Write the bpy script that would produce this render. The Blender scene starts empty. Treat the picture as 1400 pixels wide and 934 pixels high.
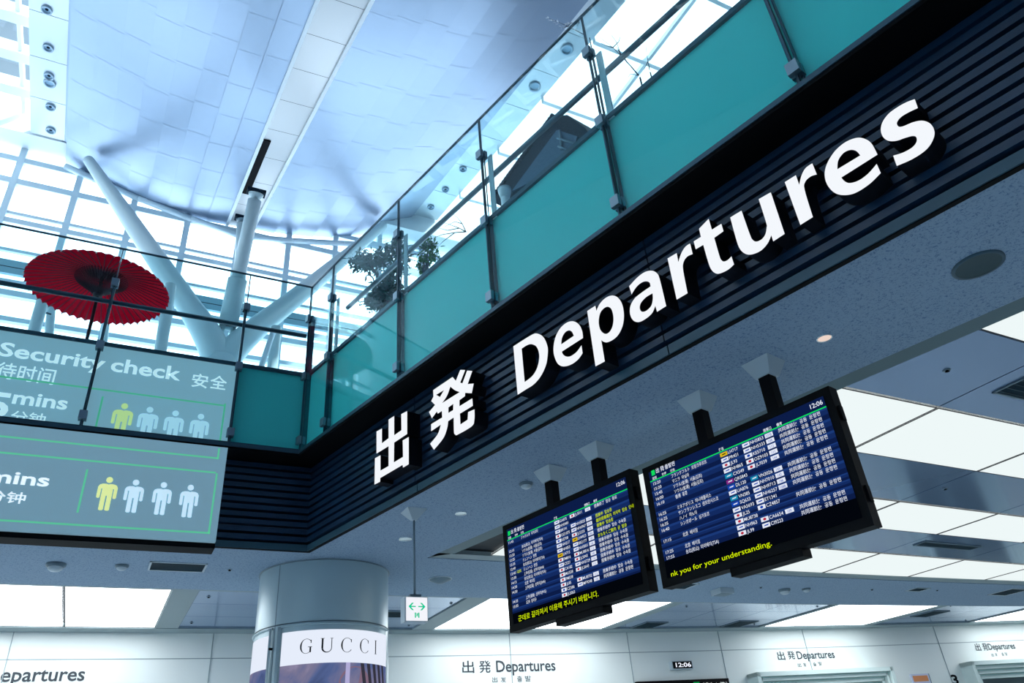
import bpy, bmesh, math, random
from mathutils import Vector, Matrix
random.seed(7)
S = bpy.context.scene
COL = S.collection

# ------------------------------------------------------------------ camera
FPX = 1017.2                                   # focal length in pixels of the 1400 px wide frame
PITCH, ROLL, BAZ = 0.53853, -0.08797, 1.05868
def _cam_axes():
    cp, sp, cr, sr = math.cos(PITCH), math.sin(PITCH), math.cos(ROLL), math.sin(ROLL)
    fwd = Vector((0, cp, sp)); up = Vector((0, -sp, cp)); rt = Vector((1, 0, 0))
    r2 = cr*rt + sr*up; u2 = -sr*rt + cr*up
    sb, cb = math.sin(BAZ), math.cos(BAZ)
    M = Matrix(((sb, cb, 0), (-cb, sb, 0), (0, 0, 1)))
    return M @ r2, M @ u2, M @ fwd
RT, UP, FW = _cam_axes()
cam = bpy.data.cameras.new('camera'); cam.sensor_width = 36; cam.lens = FPX/1400*36
cam.clip_start = 0.05; cam.clip_end = 500
camo = bpy.data.objects.new('camera', cam); COL.objects.link(camo)
camo.matrix_world = Matrix((RT, UP, -FW)).transposed().to_4x4()
S.camera = camo

# ------------------------------------------------------------------ world, exposure
S.view_settings.view_transform = 'Standard'
S.view_settings.look = 'None'
S.view_settings.gamma = 1; S.view_settings.use_curve_mapping = False
S.view_settings.exposure = 0.0
W = bpy.data.worlds.new('sky'); S.world = W; W.use_nodes = True
nt = W.node_tree; nt.nodes.clear()
tc = nt.nodes.new('ShaderNodeTexCoord'); sep = nt.nodes.new('ShaderNodeSeparateXYZ')
rmp = nt.nodes.new('ShaderNodeValToRGB'); bg = nt.nodes.new('ShaderNodeBackground'); out = nt.nodes.new('ShaderNodeOutputWorld')
nt.links.new(tc.outputs['Generated'], sep.inputs[0]); nt.links.new(sep.outputs['Z'], rmp.inputs[0])
nt.links.new(rmp.outputs[0], bg.inputs[0]); nt.links.new(bg.outputs[0], out.inputs[0])
el = rmp.color_ramp.elements                   # white hazy lower sky, bluer overhead
el[0].position = 0.0; el[0].color = (1.3, 1.42, 1.55, 1)
el[1].position = 1.0; el[1].color = (0.08, 0.14, 0.22, 1)
e = el.new(0.645); e.color = (1.5, 1.6, 1.7, 1)
e = el.new(0.685); e.color = (0.115, 0.165, 0.21, 1)
HAZE = Vector((0.62, 0.35, 0.70)).normalized()        # bright haze on the right
SUND = Vector((0.55, -0.45, 0.70)).normalized()       # sun behind the viewer, from the right
dt = nt.nodes.new('ShaderNodeVectorMath'); dt.operation = 'DOT_PRODUCT'; dt.inputs[1].default_value = HAZE
nv = nt.nodes.new('ShaderNodeVectorMath'); nv.operation = 'NORMALIZE'
mx0 = nt.nodes.new('ShaderNodeMath'); mx0.operation = 'MAXIMUM'; mx0.inputs[1].default_value = 0
pw = nt.nodes.new('ShaderNodeMath'); pw.operation = 'POWER'; pw.inputs[1].default_value = 7
ad = nt.nodes.new('ShaderNodeMixRGB'); ad.blend_type = 'ADD'; ad.inputs[2].default_value = (1.0, 0.98, 0.95, 1)
nt.links.new(tc.outputs['Generated'], nv.inputs[0]); nt.links.new(nv.outputs[0], dt.inputs[0]); nt.links.new(dt.outputs['Value'], mx0.inputs[0])
nt.links.new(mx0.outputs[0], pw.inputs[0]); nt.links.new(pw.outputs[0], ad.inputs[0]); nt.links.new(rmp.outputs[0], ad.inputs[1]); nt.links.new(ad.outputs[0], bg.inputs[0])
nt.links.new(nv.outputs[0], sep.inputs[0])
bg.inputs[1].default_value = 3.0

def sun(name, energy, direction, color, ang):
    l = bpy.data.lights.new(name, 'SUN'); l.energy = energy; l.color = color; l.angle = ang
    o = bpy.data.objects.new(name, l); COL.objects.link(o)
    o.rotation_euler = Vector(direction).to_track_quat('-Z', 'Y').to_euler(); o.location = (6, 6, 30)
sun('sun', 7.5, -SUND, (1.0, 0.96, 0.90), math.radians(1.5))

# ------------------------------------------------------------------ rays from the camera to planes of the place
def ray(px, py): return RT*((px-700)/FPX) - UP*((py-467)/FPX) + FW
def at_plane(px, py, P, n):
    d = ray(px, py); return d*(P.dot(n)/d.dot(n))
def at_z(px, py, z): return at_plane(px, py, Vector((0, 0, z)), Vector((0, 0, 1)))
def at_y(px, py, y): return at_plane(px, py, Vector((0, y, 0)), Vector((0, 1, 0)))
def at_x(px, py, x): return at_plane(px, py, Vector((x, 0, 0)), Vector((1, 0, 0)))

ZC = 2.1                                       # soffit above the eye
ZF = -1.6                                      # floor
ZM = 3.35                                      # upper floor
CC = Vector((1.622, 7.269, 0))                 # inner corner of the two fascias
AD = Vector((0.2349, -0.9720, 0)).normalized() # along the long fascia, towards the viewer
AN = Vector((-AD.y*-1, 0, 0))
AN = Vector((AD.y, -AD.x, 0))                  # out of the long fascia, into the void
KM = 0.787                                     # mitre factor at the corner
Z = Vector((0, 0, 1))
def FA(s, off, z): return CC + AD*s + AN*off + Z*z
def FB(t, off, z): return CC + Vector((-t, -off, z))
def a_sz(px, py, off):                         # pixel -> (s, z) on the long fascia at an offset
    P = FA(0, off, 0); p = at_plane(px, py, P, AN); return ((p-CC).dot(AD), p.z)
def b_tz(px, py, off):
    p = at_y(px, py, CC.y-off); return (CC.x-p.x, p.z)

# ------------------------------------------------------------------ materials
def lin(h):
    h = h.lstrip('#'); r = []
    for i in (0, 2, 4):
        c = int(h[i:i+2], 16)/255
        r.append(c/12.92 if c <= 0.04045 else ((c+0.055)/1.055)**2.4)
    return (*r, 1)
_M = {}
def mat(name, color='#808080', rough=0.5, metal=0.0, emit=None, es=1.0, spec=0.5, bump=None, speck=None, coat=0.0, trans=0.0):
    if name in _M: return _M[name]
    m = bpy.data.materials.new(name); m.use_nodes = True
    n = m.node_tree.nodes; L = m.node_tree.links
    b = n['Principled BSDF']
    c = lin(color) if isinstance(color, str) else (*color, 1)
    b.inputs['Base Color'].default_value = c
    b.inputs['Roughness'].default_value = rough; b.inputs['Metallic'].default_value = metal
    b.inputs['Specular IOR Level'].default_value = spec; b.inputs['Coat Weight'].default_value = coat
    if emit:
        b.inputs['Emission Color'].default_value = lin(emit); b.inputs['Emission Strength'].default_value = es
    if bump or speck:
        t = n.new('ShaderNodeTexCoord')
    if bump:
        sc, st = bump
        z = n.new('ShaderNodeTexNoise'); z.inputs['Scale'].default_value = sc; z.inputs['Detail'].default_value = 3
        bp = n.new('ShaderNodeBump'); bp.inputs['Strength'].default_value = st; bp.inputs['Distance'].default_value = 0.02
        L.new(t.outputs['Object'], z.inputs['Vector']); L.new(z.outputs[0], bp.inputs['Height']); L.new(bp.outputs[0], b.inputs['Normal'])
    if speck:
        sc, dark, lo, hi = speck
        z = n.new('ShaderNodeTexNoise'); z.inputs['Scale'].default_value = sc; z.inputs['Detail'].default_value = 4; z.inputs['Distortion'].default_value = 1.2
        r = n.new('ShaderNodeValToRGB'); r.color_ramp.elements[0].position = lo; r.color_ramp.elements[1].position = hi
        r.color_ramp.elements[0].color = lin(dark); r.color_ramp.elements[1].color = c
        L.new(t.outputs['Object'], z.inputs['Vector']); L.new(z.outputs[0], r.inputs[0]); L.new(r.outputs[0], b.inputs['Base Color'])
    _M[name] = m
    return m
def glow(name, color, es):
    if name in _M: return _M[name]
    m = bpy.data.materials.new(name); m.use_nodes = True
    n = m.node_tree.nodes; n.clear()
    e = n.new('ShaderNodeEmission'); e.inputs[0].default_value = lin(color); e.inputs[1].default_value = es
    o = n.new('ShaderNodeOutputMaterial'); m.node_tree.links.new(e.outputs[0], o.inputs[0])
    _M[name] = m; return m
def glass(name, tint, refl=1.0):
    if name in _M: return _M[name]
    m = bpy.data.materials.new(name); m.use_nodes = True
    n = m.node_tree.nodes; L = m.node_tree.links; n.clear()
    t = n.new('ShaderNodeBsdfTransparent'); t.inputs[0].default_value = lin(tint)
    g = n.new('ShaderNodeBsdfGlossy'); g.inputs['Roughness'].default_value = 0.0; g.inputs[0].default_value = (0.9, 0.97, 1, 1)
    lw = n.new('ShaderNodeLayerWeight'); lw.inputs[0].default_value = 0.5
    f = n.new('ShaderNodeMath'); f.operation = 'POWER'; f.inputs[1].default_value = 5.0; L.new(lw.outputs['Facing'], f.inputs[0])
    mu = n.new('ShaderNodeMath'); mu.operation = 'MULTIPLY_ADD'; mu.inputs[1].default_value = 0.8*refl; mu.inputs[2].default_value = 0.022*refl
    x = n.new('ShaderNodeMixShader'); o = n.new('ShaderNodeOutputMaterial')
    L.new(f.outputs[0], mu.inputs[0]); L.new(mu.outputs[0], x.inputs[0]); L.new(t.outputs[0], x.inputs[1]); L.new(g.outputs[0], x.inputs[2]); L.new(x.outputs[0], o.inputs[0])
    _M[name] = m; return m

M_soffit = mat('acoustic_board', '#8fa5ba', 0.9, speck=(70, '#5f7a99', 0.36, 0.46))
M_flange = mat('grey_flange', '#8a9a9e', 0.6)
M_mirror = mat('gloss_ceiling_panel', '#86a0c0', 0.13, 0.55)
M_panel = glow('luminous_panel', '#eef8f8', 1.0)
M_panelf = glow('luminous_panel_far', '#f2faff', 5.2)
M_seam = mat('dark_seam', '#141c24', 0.7)
M_wall = mat('white_wall_panel', '#e8efed', 0.45)
M_floor = mat('stone_floor', '#c9d6de', 0.4)
M_shell = mat('grey_plaster', '#6f8092', 0.8)
M_louvre = mat('navy_louvre', '#082c48', 0.42)
M_black = mat('matt_black', '#02050a', 0.7, spec=.12)
M_trim = mat('teal_grey_trim', '#2c4f60', 0.45)
M_frame = mat('dark_steel', '#33505f', 0.35, 0.5)
M_steel = mat('brushed_steel', '#7e93a0', 0.35, 0.75)
M_teal = mat('teal_backing', '#68f6ec', 0.55)
M_glass = glass('railing_glass', '#e3f4f6', 0.8)
M_cglass = glass('facade_glass', '#f4fbff', 0.6)
M_white = mat('white_paint', '#eaf2f6', 0.45)
M_stripw = mat('white_strip_panel', '#c6d2db', 0.36, 0.6)
M_hull = mat('white_hull_panel', '#98aac0', 0.36, 0.7, bump=(1.4, 0.16))
M_strip = mat('warm_strip_panel', '#b3b6b9', 0.34, 0.65)
M_alu = mat('pale_aluminium', '#d4e7f2', 0.4)
M_face = glow('letter_light', '#f6faff', 0.98)
M_ret = mat('letter_return', '#050d18', 0.55, spec=.2)
M_bezel = mat('screen_bezel', '#020408', 0.6, spec=.12)
M_red = mat('red_paper', '#a8001c', 0.7)
M_rib = mat('dark_rib', '#240510', 0.6)
M_off = mat('pale_plastic', '#b9c7cf', 0.5)
M_lwall = mat('pale_plaster', '#f0f4f6', 0.8)
M_leaf = mat('green_leaf', '#2f8a30', 0.7, spec=.2)
M_leaf2 = mat('dark_green_leaf', '#1f6660', 0.7, spec=.2)
M_bark = mat('brown_bark', '#3d4450', 0.8)
M_tile = mat('dark_roof_tile', '#0a2232', 0.75, spec=.15, bump=(30, 0.5))
M_tex = {k: mat('paint_'+k, v, 0.5) for k, v in dict(ink='#2a333c', grey='#5b6a72').items()}

# ------------------------------------------------------------------ mesh building
ORG = {}
def org(o): return ORG.get(o.name, Vector((0, 0, 0)))
class MB:
    def __init__(s): s.bm = bmesh.new()
    def face(s, pts, mi=0):
        f = s.bm.faces.new([s.bm.verts.new(p) for p in pts]); f.material_index = mi; return f
    def hexa(s, b, t, mi=0):                   # prism between two equal rings
        n = len(b); vb = [s.bm.verts.new(p) for p in b]; vt = [s.bm.verts.new(p) for p in t]
        fs = [s.bm.faces.new(vb[::-1]), s.bm.faces.new(vt)]
        for i in range(n): fs.append(s.bm.faces.new((vb[i], vb[(i+1) % n], vt[(i+1) % n], vt[i])))
        for f in fs: f.material_index = mi
    def box(s, p0, U, V, N, mi=0):             # corner + three edge vectors
        b = [p0, p0+U, p0+U+V, p0+V]; s.hexa(b, [p+N for p in b], mi)
    def cbox(s, c, u, v, n, mi=0): s.box(c-u/2-v/2-n/2, u, v, n, mi)
    def ab(s, x0, x1, y0, y1, z0, z1, mi=0):
        s.box(Vector((x0, y0, z0)), Vector((x1-x0, 0, 0)), Vector((0, y1-y0, 0)), Vector((0, 0, z1-z0)), mi)
    def tube(s, pts, rad, seg=12, mi=0, cap=True, smooth=True):
        rings = []; n = len(pts); prev = None
        for i, p in enumerate(pts):
            d = (pts[min(i+1, n-1)]-pts[max(i-1, 0)]).normalized()
            if prev is None:
                a = d.orthogonal().normalized()
            else:
                a = (prev - d*prev.dot(d)).normalized()
            prev = a; b = d.cross(a); r = rad[i] if isinstance(rad, (list, tuple)) else rad
            rings.append([s.bm.verts.new(p+(a*math.cos(2*math.pi*k/seg)+b*math.sin(2*math.pi*k/seg))*r) for k in range(seg)])
        for i in range(n-1):
            for k in range(seg):
                f = s.bm.faces.new((rings[i][k], rings[i][(k+1) % seg], rings[i+1][(k+1) % seg], rings[i+1][k])); f.material_index = mi; f.smooth = smooth
        if cap:
            f = s.bm.faces.new(rings[0][::-1]); f.material_index = mi; f = s.bm.faces.new(rings[-1]); f.material_index = mi
    def lathe(s, c, prof, seg=32, mi=0, a0=0, a1=2*math.pi, smooth=True):   # prof: (r, z) list about vertical axis
        full = abs(a1-a0-2*math.pi) < 1e-6; ns = seg if full else seg+1
        rings = []
        for r, z in prof:
            rings.append([s.bm.verts.new(c+Vector((r*math.cos(a0+(a1-a0)*k/seg), r*math.sin(a0+(a1-a0)*k/seg), z))) for k in range(ns)])
        for i in range(len(prof)-1):
            for k in range(seg):
                j = (k+1) % ns
                f = s.bm.faces.new((rings[i][k], rings[i][j], rings[i+1][j], rings[i+1][k])); f.material_index = mi; f.smooth = smooth
    def disc(s, c, r, z=0, seg=24, mi=0):
        s.face([c+Vector((r*math.cos(2*math.pi*k/seg), r*math.sin(2*math.pi*k/seg), z)) for k in range(seg)], mi)
    def text(s, string, O, U, V, u0, u1, v0, v1, mi=0, bold=0.0, lift=0.0, N=None):
        vs, fs = glyphs(string, bold)
        if not vs: return
        x0 = min(p[0] for p in vs); x1 = max(p[0] for p in vs); y0 = min(p[1] for p in vs); y1 = max(p[1] for p in vs)
        sx = (u1-u0)/max(x1-x0, 1e-6); sy = (v1-v0)/max(y1-y0, 1e-6)
        off = N*lift if N is not None else Vector((0, 0, 0))
        bv = [s.bm.verts.new(O+off+U*(u0+(p[0]-x0)*sx)+V*(v0+(p[1]-y0)*sy)) for p in vs]
        for f in fs:
            try:
                q = s.bm.faces.new([bv[i] for i in f]); q.material_index = mi
            except ValueError: pass
    def text_h(s, string, O, U, V, u0, v0, h, mi=0, bold=0.0, lift=0.0, N=None, sx=1.0, anchor=0.0):   # by cap height h
        vs, fs = glyphs(string, bold)
        if not vs: return 0
        k = h/0.70; x0 = min(p[0] for p in vs); x1 = max(p[0] for p in vs)
        wdt = (x1-x0)*k*sx; off = N*lift if N is not None else Vector((0, 0, 0))
        bv = [s.bm.verts.new(O+off+U*(u0-anchor*wdt+(p[0]-x0)*k*sx)+V*(v0+p[1]*k)) for p in vs]
        for f in fs:
            try:
                q = s.bm.faces.new([bv[i] for i in f]); q.material_index = mi
            except ValueError: pass
        return wdt
    def build(s, name, mats, parent=None, label=None, cat=None, group=None, kind=None, merge=False):
        bm = s.bm
        if merge: bmesh.ops.remove_doubles(bm, verts=bm.verts, dist=1e-4)
        bmesh.ops.recalc_face_normals(bm, faces=bm.faces)
        if parent is not None: o0 = org(parent)
        elif bm.verts:
            xs = [v.co.x for v in bm.verts]; ys = [v.co.y for v in bm.verts]; zs = [v.co.z for v in bm.verts]
            o0 = Vector(((min(xs)+max(xs))/2, (min(ys)+max(ys))/2, min(zs)))
        else: o0 = Vector((0, 0, 0))
        for v in bm.verts: v.co -= o0
        me = bpy.data.meshes.new(name); bm.to_mesh(me); bm.free()
        for m in (mats if isinstance(mats, (list, tuple)) else [mats]): me.materials.append(m)
        o = bpy.data.objects.new(name, me); COL.objects.link(o)
        if parent is not None: o.parent = parent
        else: o.location = o0
        ORG[o.name] = o0
        tag(o, label, cat, group, kind); return o
def tag(o, label=None, cat=None, group=None, kind=None):
    if label: o['label'] = label
    if cat: o['category'] = cat
    if group: o['group'] = group
    if kind: o['kind'] = kind
def thing(name, loc, label, cat, group=None):
    o = bpy.data.objects.new(name, None); o.empty_display_size = 0.1; COL.objects.link(o); o.location = loc
    ORG[o.name] = Vector(loc); tag(o, label, cat, group); return o
_G = {}
def glyphs(string, bold):
    k = (string, bold)
    if k in _G: return _G[k]
    c = bpy.data.curves.new('lettering', 'FONT'); c.body = string; c.size = 1; c.offset = bold; c.resolution_u = 3
    o = bpy.data.objects.new('lettering', c); COL.objects.link(o)
    bpy.context.view_layer.update()
    dg = bpy.context.evaluated_depsgraph_get(); ev = o.evaluated_get(dg); me = ev.to_mesh()
    r = ([(v.co.x, v.co.y) for v in me.vertices], [tuple(p.vertices) for p in me.polygons])
    ev.to_mesh_clear(); bpy.data.objects.remove(o); bpy.data.curves.remove(c)
    _G[k] = r; return r
def fill(contours):                            # 2-D outline with holes -> vertices, faces
    c = bpy.data.curves.new('outline', 'CURVE'); c.dimensions = '2D'; c.fill_mode = 'FRONT'
    for ct in contours:
        sp = c.splines.new('POLY'); sp.points.add(len(ct)-1); sp.use_cyclic_u = True
        for i, (x, y) in enumerate(ct): sp.points[i].co = (x, y, 0, 1)
    o = bpy.data.objects.new('outline', c); COL.objects.link(o); bpy.context.view_layer.update()
    dg = bpy.context.evaluated_depsgraph_get(); ev = o.evaluated_get(dg); me = ev.to_mesh()
    r = ([(v.co.x, v.co.y) for v in me.vertices], [tuple(p.vertices) for p in me.polygons])
    ev.to_mesh_clear(); bpy.data.objects.remove(o); bpy.data.curves.remove(c); return r
def smooth_path(txt):                          # 'x,y' corner, 'x,y~' smooth -> dense outline
    P = []
    for w in txt.split():
        sm = w.endswith('~'); x, y = w.rstrip('~').split(','); P.append((float(x), float(y), sm))
    n = len(P); o = []
    for i in range(n):
        p0, p1, p2, p3 = P[i-1], P[i], P[(i+1) % n], P[(i+2) % n]
        o.append(p1[:2])
        if p1[2] or p2[2]:
            a = p0 if p1[2] else p1; d = p3 if p2[2] else p2
            for k in range(1, 5):
                t = k/5
                q = [0.5*((2*p1[j])+(-a[j]+p2[j])*t+(2*a[j]-5*p1[j]+4*p2[j]-d[j])*t*t+(-a[j]+3*p1[j]-3*p2[j]+d[j])*t**3) for j in (0, 1)]
                o.append(tuple(q))
    return o

# =================================================================== THE SETTING
# floors and shell
b = MB(); b.ab(-12, 22, -10, 22, ZF-0.2, ZF); b.build('floor', M_floor, kind='structure')
b = MB()                                       # upper floor slabs behind the two balustrades
q = [FB(0, -0.15, 0), FB(14, -0.15, 0), Vector((-12.4, 20.6, 0)), Vector((22, 20.6, 0)), Vector((22, -10, 0)), FA(17.5, -0.15, 0)]
b.hexa([p+Z*(ZM-0.25) for p in q], [p+Z*ZM for p in q]); b.build('floor', mat('grey_stone_floor', '#8593a0', 0.6), kind='structure')
b = MB(); b.ab(-12.2, -12, -10, 20.6, ZF, 21); b.build('wall_left', M_lwall, kind='structure')
b = MB(); b.ab(-12, 22, -10.2, -10, ZF, 21); b.build('wall_rear', M_shell, kind='structure')
b = MB(); b.ab(22, 22.2, -10, 22, ZF, 21); b.build('wall_right', M_shell, kind='structure')

# soffit under the upper floor: one board with two openings for the luminous ceilings
def yf(x): return 8.93-0.0034*max(x, 0)**2     # front edge of the rear luminous band
def yw(x): return 11.36-0.0062*max(x, 0)**2    # the long rear wall curves gently
def ybk(x): return yw(x)-0.27
XI = 4.60                                      # slanted near edge of the right coffer
def xe(y, xi=XI): return xi-0.2417*y
YB = lambda x: 7.25-0.0030*max(x-3, 0)**2      # far edge of the right coffer
b = MB()
def soff(pts): b.hexa([Vector((x, y, ZC)) for x, y in pts], [Vector((x, y, ZC+0.03)) for x, y in pts])
f0 = FA(0, 0, 0); f1 = FA(17, 0, 0)
soff([(f0.x, f0.y), (f1.x, f1.y), (xe(f1.y), f1.y), (xe(7.25), 7.25)])
XS = [xe(7.25)+(21.9-xe(7.25))*k/14 for k in range(15)]
for i in range(14):
    x0, x1 = XS[i], XS[i+1]; soff([(x0, YB(x0)), (x1, YB(x1)), (x1, yf(x1)), (x0, yf(x0))])
soff([(-12, 7.269), (f0.x, f0.y), (xe(7.25), 7.25), (xe(7.25), yf(2.8)), (-12, yf(0))])
b.build('ceiling', M_soffit, kind='structure')
# flanges round the openings and the plenum backing above
b = MB()
def fl(pts, z0=ZC+0.004, z1=ZC+0.05): b.hexa([Vector((x, y, z0)) for x, y in pts], [Vector((x, y, z1)) for x, y in pts])

for i in range(14):
    x0, x1 = XS[i], XS[i+1]
    if i == 0: x0 += 0.0
    fl([(x0, YB(x0)-.17), (x1, YB(x1)-.17), (x1, YB(x1)+.02), (x0, YB(x0)+.02)], ZC+0.006)
XB = [-12+34*k/24 for k in range(25)]
for i in range(24):
    x0, x1 = XB[i], XB[i+1]
    fl([(x0, yf(x0)-.03), (x1, yf(x1)-.03), (x1, yf(x1)+.06), (x0, yf(x0)+.06)], ZC+0.006)
    fl([(x0, ybk(x0)-.02), (x1, ybk(x1)-.02), (x1, yw(x1)+.02), (x0, yw(x0)+.02)], ZC+0.002, ZC+.06)
for x0, x1 in ((0.585, 0.855), (4.05, 4.37), (7.25, 7.435), (10.345, 10.43), (12.69, 12.86), (15.15, 15.22)):
    fl([(x0, yf(x0)), (x1, yf(x1)), (x1, ybk(x1)), (x0, ybk(x0))], ZC+0.008)
b.build('trim_1', M_flange, kind='structure')
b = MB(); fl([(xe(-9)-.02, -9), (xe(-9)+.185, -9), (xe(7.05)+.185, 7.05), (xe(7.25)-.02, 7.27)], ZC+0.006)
b.build('trim_4', mat('shaded_flange', '#5d7378', 0.6), kind='structure')  # same grey flange, its shade put into a darker colour
def under(o, y1=11.5): return [FB(KM*o, o, 0), FB(13.5, o, 0), Vector((-12, y1, 0)), Vector((21.9, y1, 0)), Vector((21.9, -9.9, 0)), FA(16, o, 0)]
b = MB(); q = under(-.03); b.hexa([p+Z*(ZC+.20) for p in q], [p+Z*(ZC+.24) for p in q]); b.build('ceiling', M_shell, kind='structure')
# gloss panels between the lights, with dark seams
b = MB(); ZP = ZC+0.022
XC = [4.0-1.6*4, 5.09-1.6, 5.09, 6.74, 8.31, 9.93, 11.55, 13.15, 14.75, 16.35, 17.95, 19.55, 21.15]
YR = [-1.32, -.48, .35, 1.19, 2.03, 2.87, 3.71, 4.52, 5.29, 6.06, 7.2]
def cell(x0, x1, y0, y1, g=0.007):             # clip a cell of the coffer by its slanted near edge and the far edge
    xi = XI+.17; P = []
    xa = lambda y: max(x0+g, xe(y, xi))
    if xe(y1, xi) >= x1 and xe(y0, xi) >= x1: return None
    if xa(y1) > x1-g: return None
    yb = lambda x: min(y1-g, YB(x)-.155)
    P = [(xa(y0), y0+g)]
    if xa(y0) >= x1-g: return None
    P += [(x1-g, y0+g), (x1-g, yb(x1)), (xa(y1), yb(xa(y1)))]
    if x0+g > xe(y1, xi) and x0+g < xe(y0, xi):
        yk = (xi-(x0+g))/0.2417; P.append((x0+g, yk))
    return P
def slab(b, P, z0, z1, mi=0): b.hexa([Vector((x, y, z0)) for x, y in P], [Vector((x, y, z1)) for x, y in P], mi)
LUM = {1, 3, 5, 7, 9}                            # rows that glow
for j in range(len(YR)-1):
    if j in LUM: continue
    for i in range(1, len(XC)-1):
        P = cell(XC[i], XC[i+1], YR[j], YR[j+1])
        if P: slab(b, P, ZP, ZP+0.02)
for x0, x1, nx in ((0.86, 4.045, 3), (7.44, 10.34, 3), (12.865, 15.15, 2)):
    for i in range(nx):
        for k in range(3):
            a, c = x0+(x1-x0)*i/nx+.004, x0+(x1-x0)*(i+1)/nx-.004
            def yy(x, t): return yf(x)+.05+(ybk(x)-yf(x)-.05)*t
            slab(b, [(a, yy(a, k/3)+.005), (c, yy(c, k/3)+.005), (c, yy(c, (k+1)/3)-.005), (a, yy(a, (k+1)/3)-.005)], ZP, ZP+.02)
b.build('ceiling', M_mirror, kind='structure')
b = MB(); q = under(-.03, 11.2); b.hexa([p+Z*(ZC+.06) for p in q], [p+Z*(ZC+.075) for p in q]); b.build('ceiling', M_seam, kind='structure')
# rear wall of the lower hall: gently curved, panelled
b = MB()
XW = [-12+34*k/60 for k in range(61)]
for i in range(60):
    x0, x1 = XW[i], XW[i+1]
    b.hexa([Vector((x0, yw(x0), ZF)), Vector((x1, yw(x1), ZF)), Vector((x1, yw(x1)+.25, ZF)), Vector((x0, yw(x0)+.25, ZF))],
           [Vector((x0, yw(x0), ZC+.15)), Vector((x1, yw(x1), ZC+.15)), Vector((x1, yw(x1)+.25, ZC+.15)), Vector((x0, yw(x0)+.25, ZC+.15))])
def at_wall(px, py):
    y = 11.0
    for _ in range(30):
        p = at_y(px, py, y); y = yw(p.x)
    return at_y(px, py, y)
def wfr(x):                                    # frame on the wall: tangent, outward normal
    t = Vector((1, -0.0124*max(x, 0), 0)).normalized(); return t, Vector((t.y, -t.x, 0))
zj = at_wall(350, 900).z
for i in range(60):
    x0, x1 = XW[i], XW[i+1]
    b.hexa([Vector((x0, yw(x0)-.003, zj-.006)), Vector((x1, yw(x1)-.003, zj-.006)), Vector((x1, yw(x1)+.01, zj-.006)), Vector((x0, yw(x0)+.01, zj-.006))],
           [Vector((x0, yw(x0)-.003, zj+.006)), Vector((x1, yw(x1)-.003, zj+.006)), Vector((x1, yw(x1)+.01, zj+.006)), Vector((x0, yw(x0)+.01, zj+.006))], 1)
for px in (18, 292, 696, 857, 982, 1098, 1277):
    p = at_wall(px, 869 if px < 1200 else 862); t, n = wfr(p.x)
    b.cbox(Vector((p.x, p.y, (ZF+ZC)/2)), t*.009, n*.024, Z*(ZC-ZF), 1)
b.build('wall_back', [M_wall, mat('wall_joint', '#9aa8ac', 0.7)], kind='structure')

# =================================================================== FASCIAS
GO = 0.255                                     # glass line in front of the fascia
def run(b, z0, z1, o0, o1, sA0=None, sA1=16, tB1=13.5, mi=0, A=True, B=True, gaps=()):
    # a bar along both fascias, mitred at the corner, between offsets o0 < o1
    if A:
        cuts = sorted(gaps); st = [None]+[c+.004 for c in cuts]; en = [c-.004 for c in cuts]+[sA1]
        for s0, s1 in zip(st, en):
            i0 = KM*o0 if s0 is None else s0; i1 = KM*o1 if s0 is None else s0
            q = [FA(i0, o0, 0), FA(i1, o1, 0), FA(s1, o1, 0), FA(s1, o0, 0)]
            b.hexa([p+Z*z0 for p in q], [p+Z*z1 for p in q], mi)
    if B:
        q = [FB(KM*o0, o0, 0), FB(KM*o1, o1, 0), FB(tB1, o1, 0), FB(tB1, o0, 0)]
        b.hexa([p+Z*z0 for p in q], [p+Z*z1 for p in q], mi)
GAP = [a_sz(881, 340, 0.04)[0], a_sz(567, 664, 0.04)[0], 9.5]
for nm, A, B in (('trim_2', True, False), ('trim_3', False, True)):
    b = MB()
    run(b, ZC+.02, 2.975, -0.12, -0.05, A=A, B=B, mi=1)                    # black backing
    for k in range(11):
        z0 = 2.185+k*.0715
        run(b, z0, z0+.044, -0.05, 0.035, A=A, B=B, mi=0, gaps=GAP if A else ())
    run(b, ZC+.003, ZC+.062, -0.12, 0.015, A=A, B=B, mi=2, gaps=GAP if A else ())
    run(b, ZC-.002, ZC+.004, -0.03, 0.004, A=A, B=B, mi=1)
    run(b, 2.962, 2.985, -0.12, GO+.012, A=A, B=B, mi=1)                   # ledge under the glass
    b.build(nm, [M_louvre, M_black, M_trim], kind='structure')
# teal slab-edge panels behind the glass with their dark top capping
for nm, A, B in (('trim_5', True, False), ('trim_6', False, True)):
    b = MB(); run(b, 2.985, 3.885, GO-.10, GO-.055, A=A, B=B, mi=0)
    run(b, 3.885, 3.925, GO-.11, GO-.03, A=A, B=B, mi=1)
    run(b, 2.985, 3.045, GO-.055, GO-.012, A=A, B=B, mi=1)
    b.build(nm, [M_teal, M_frame], kind='structure')

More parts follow.
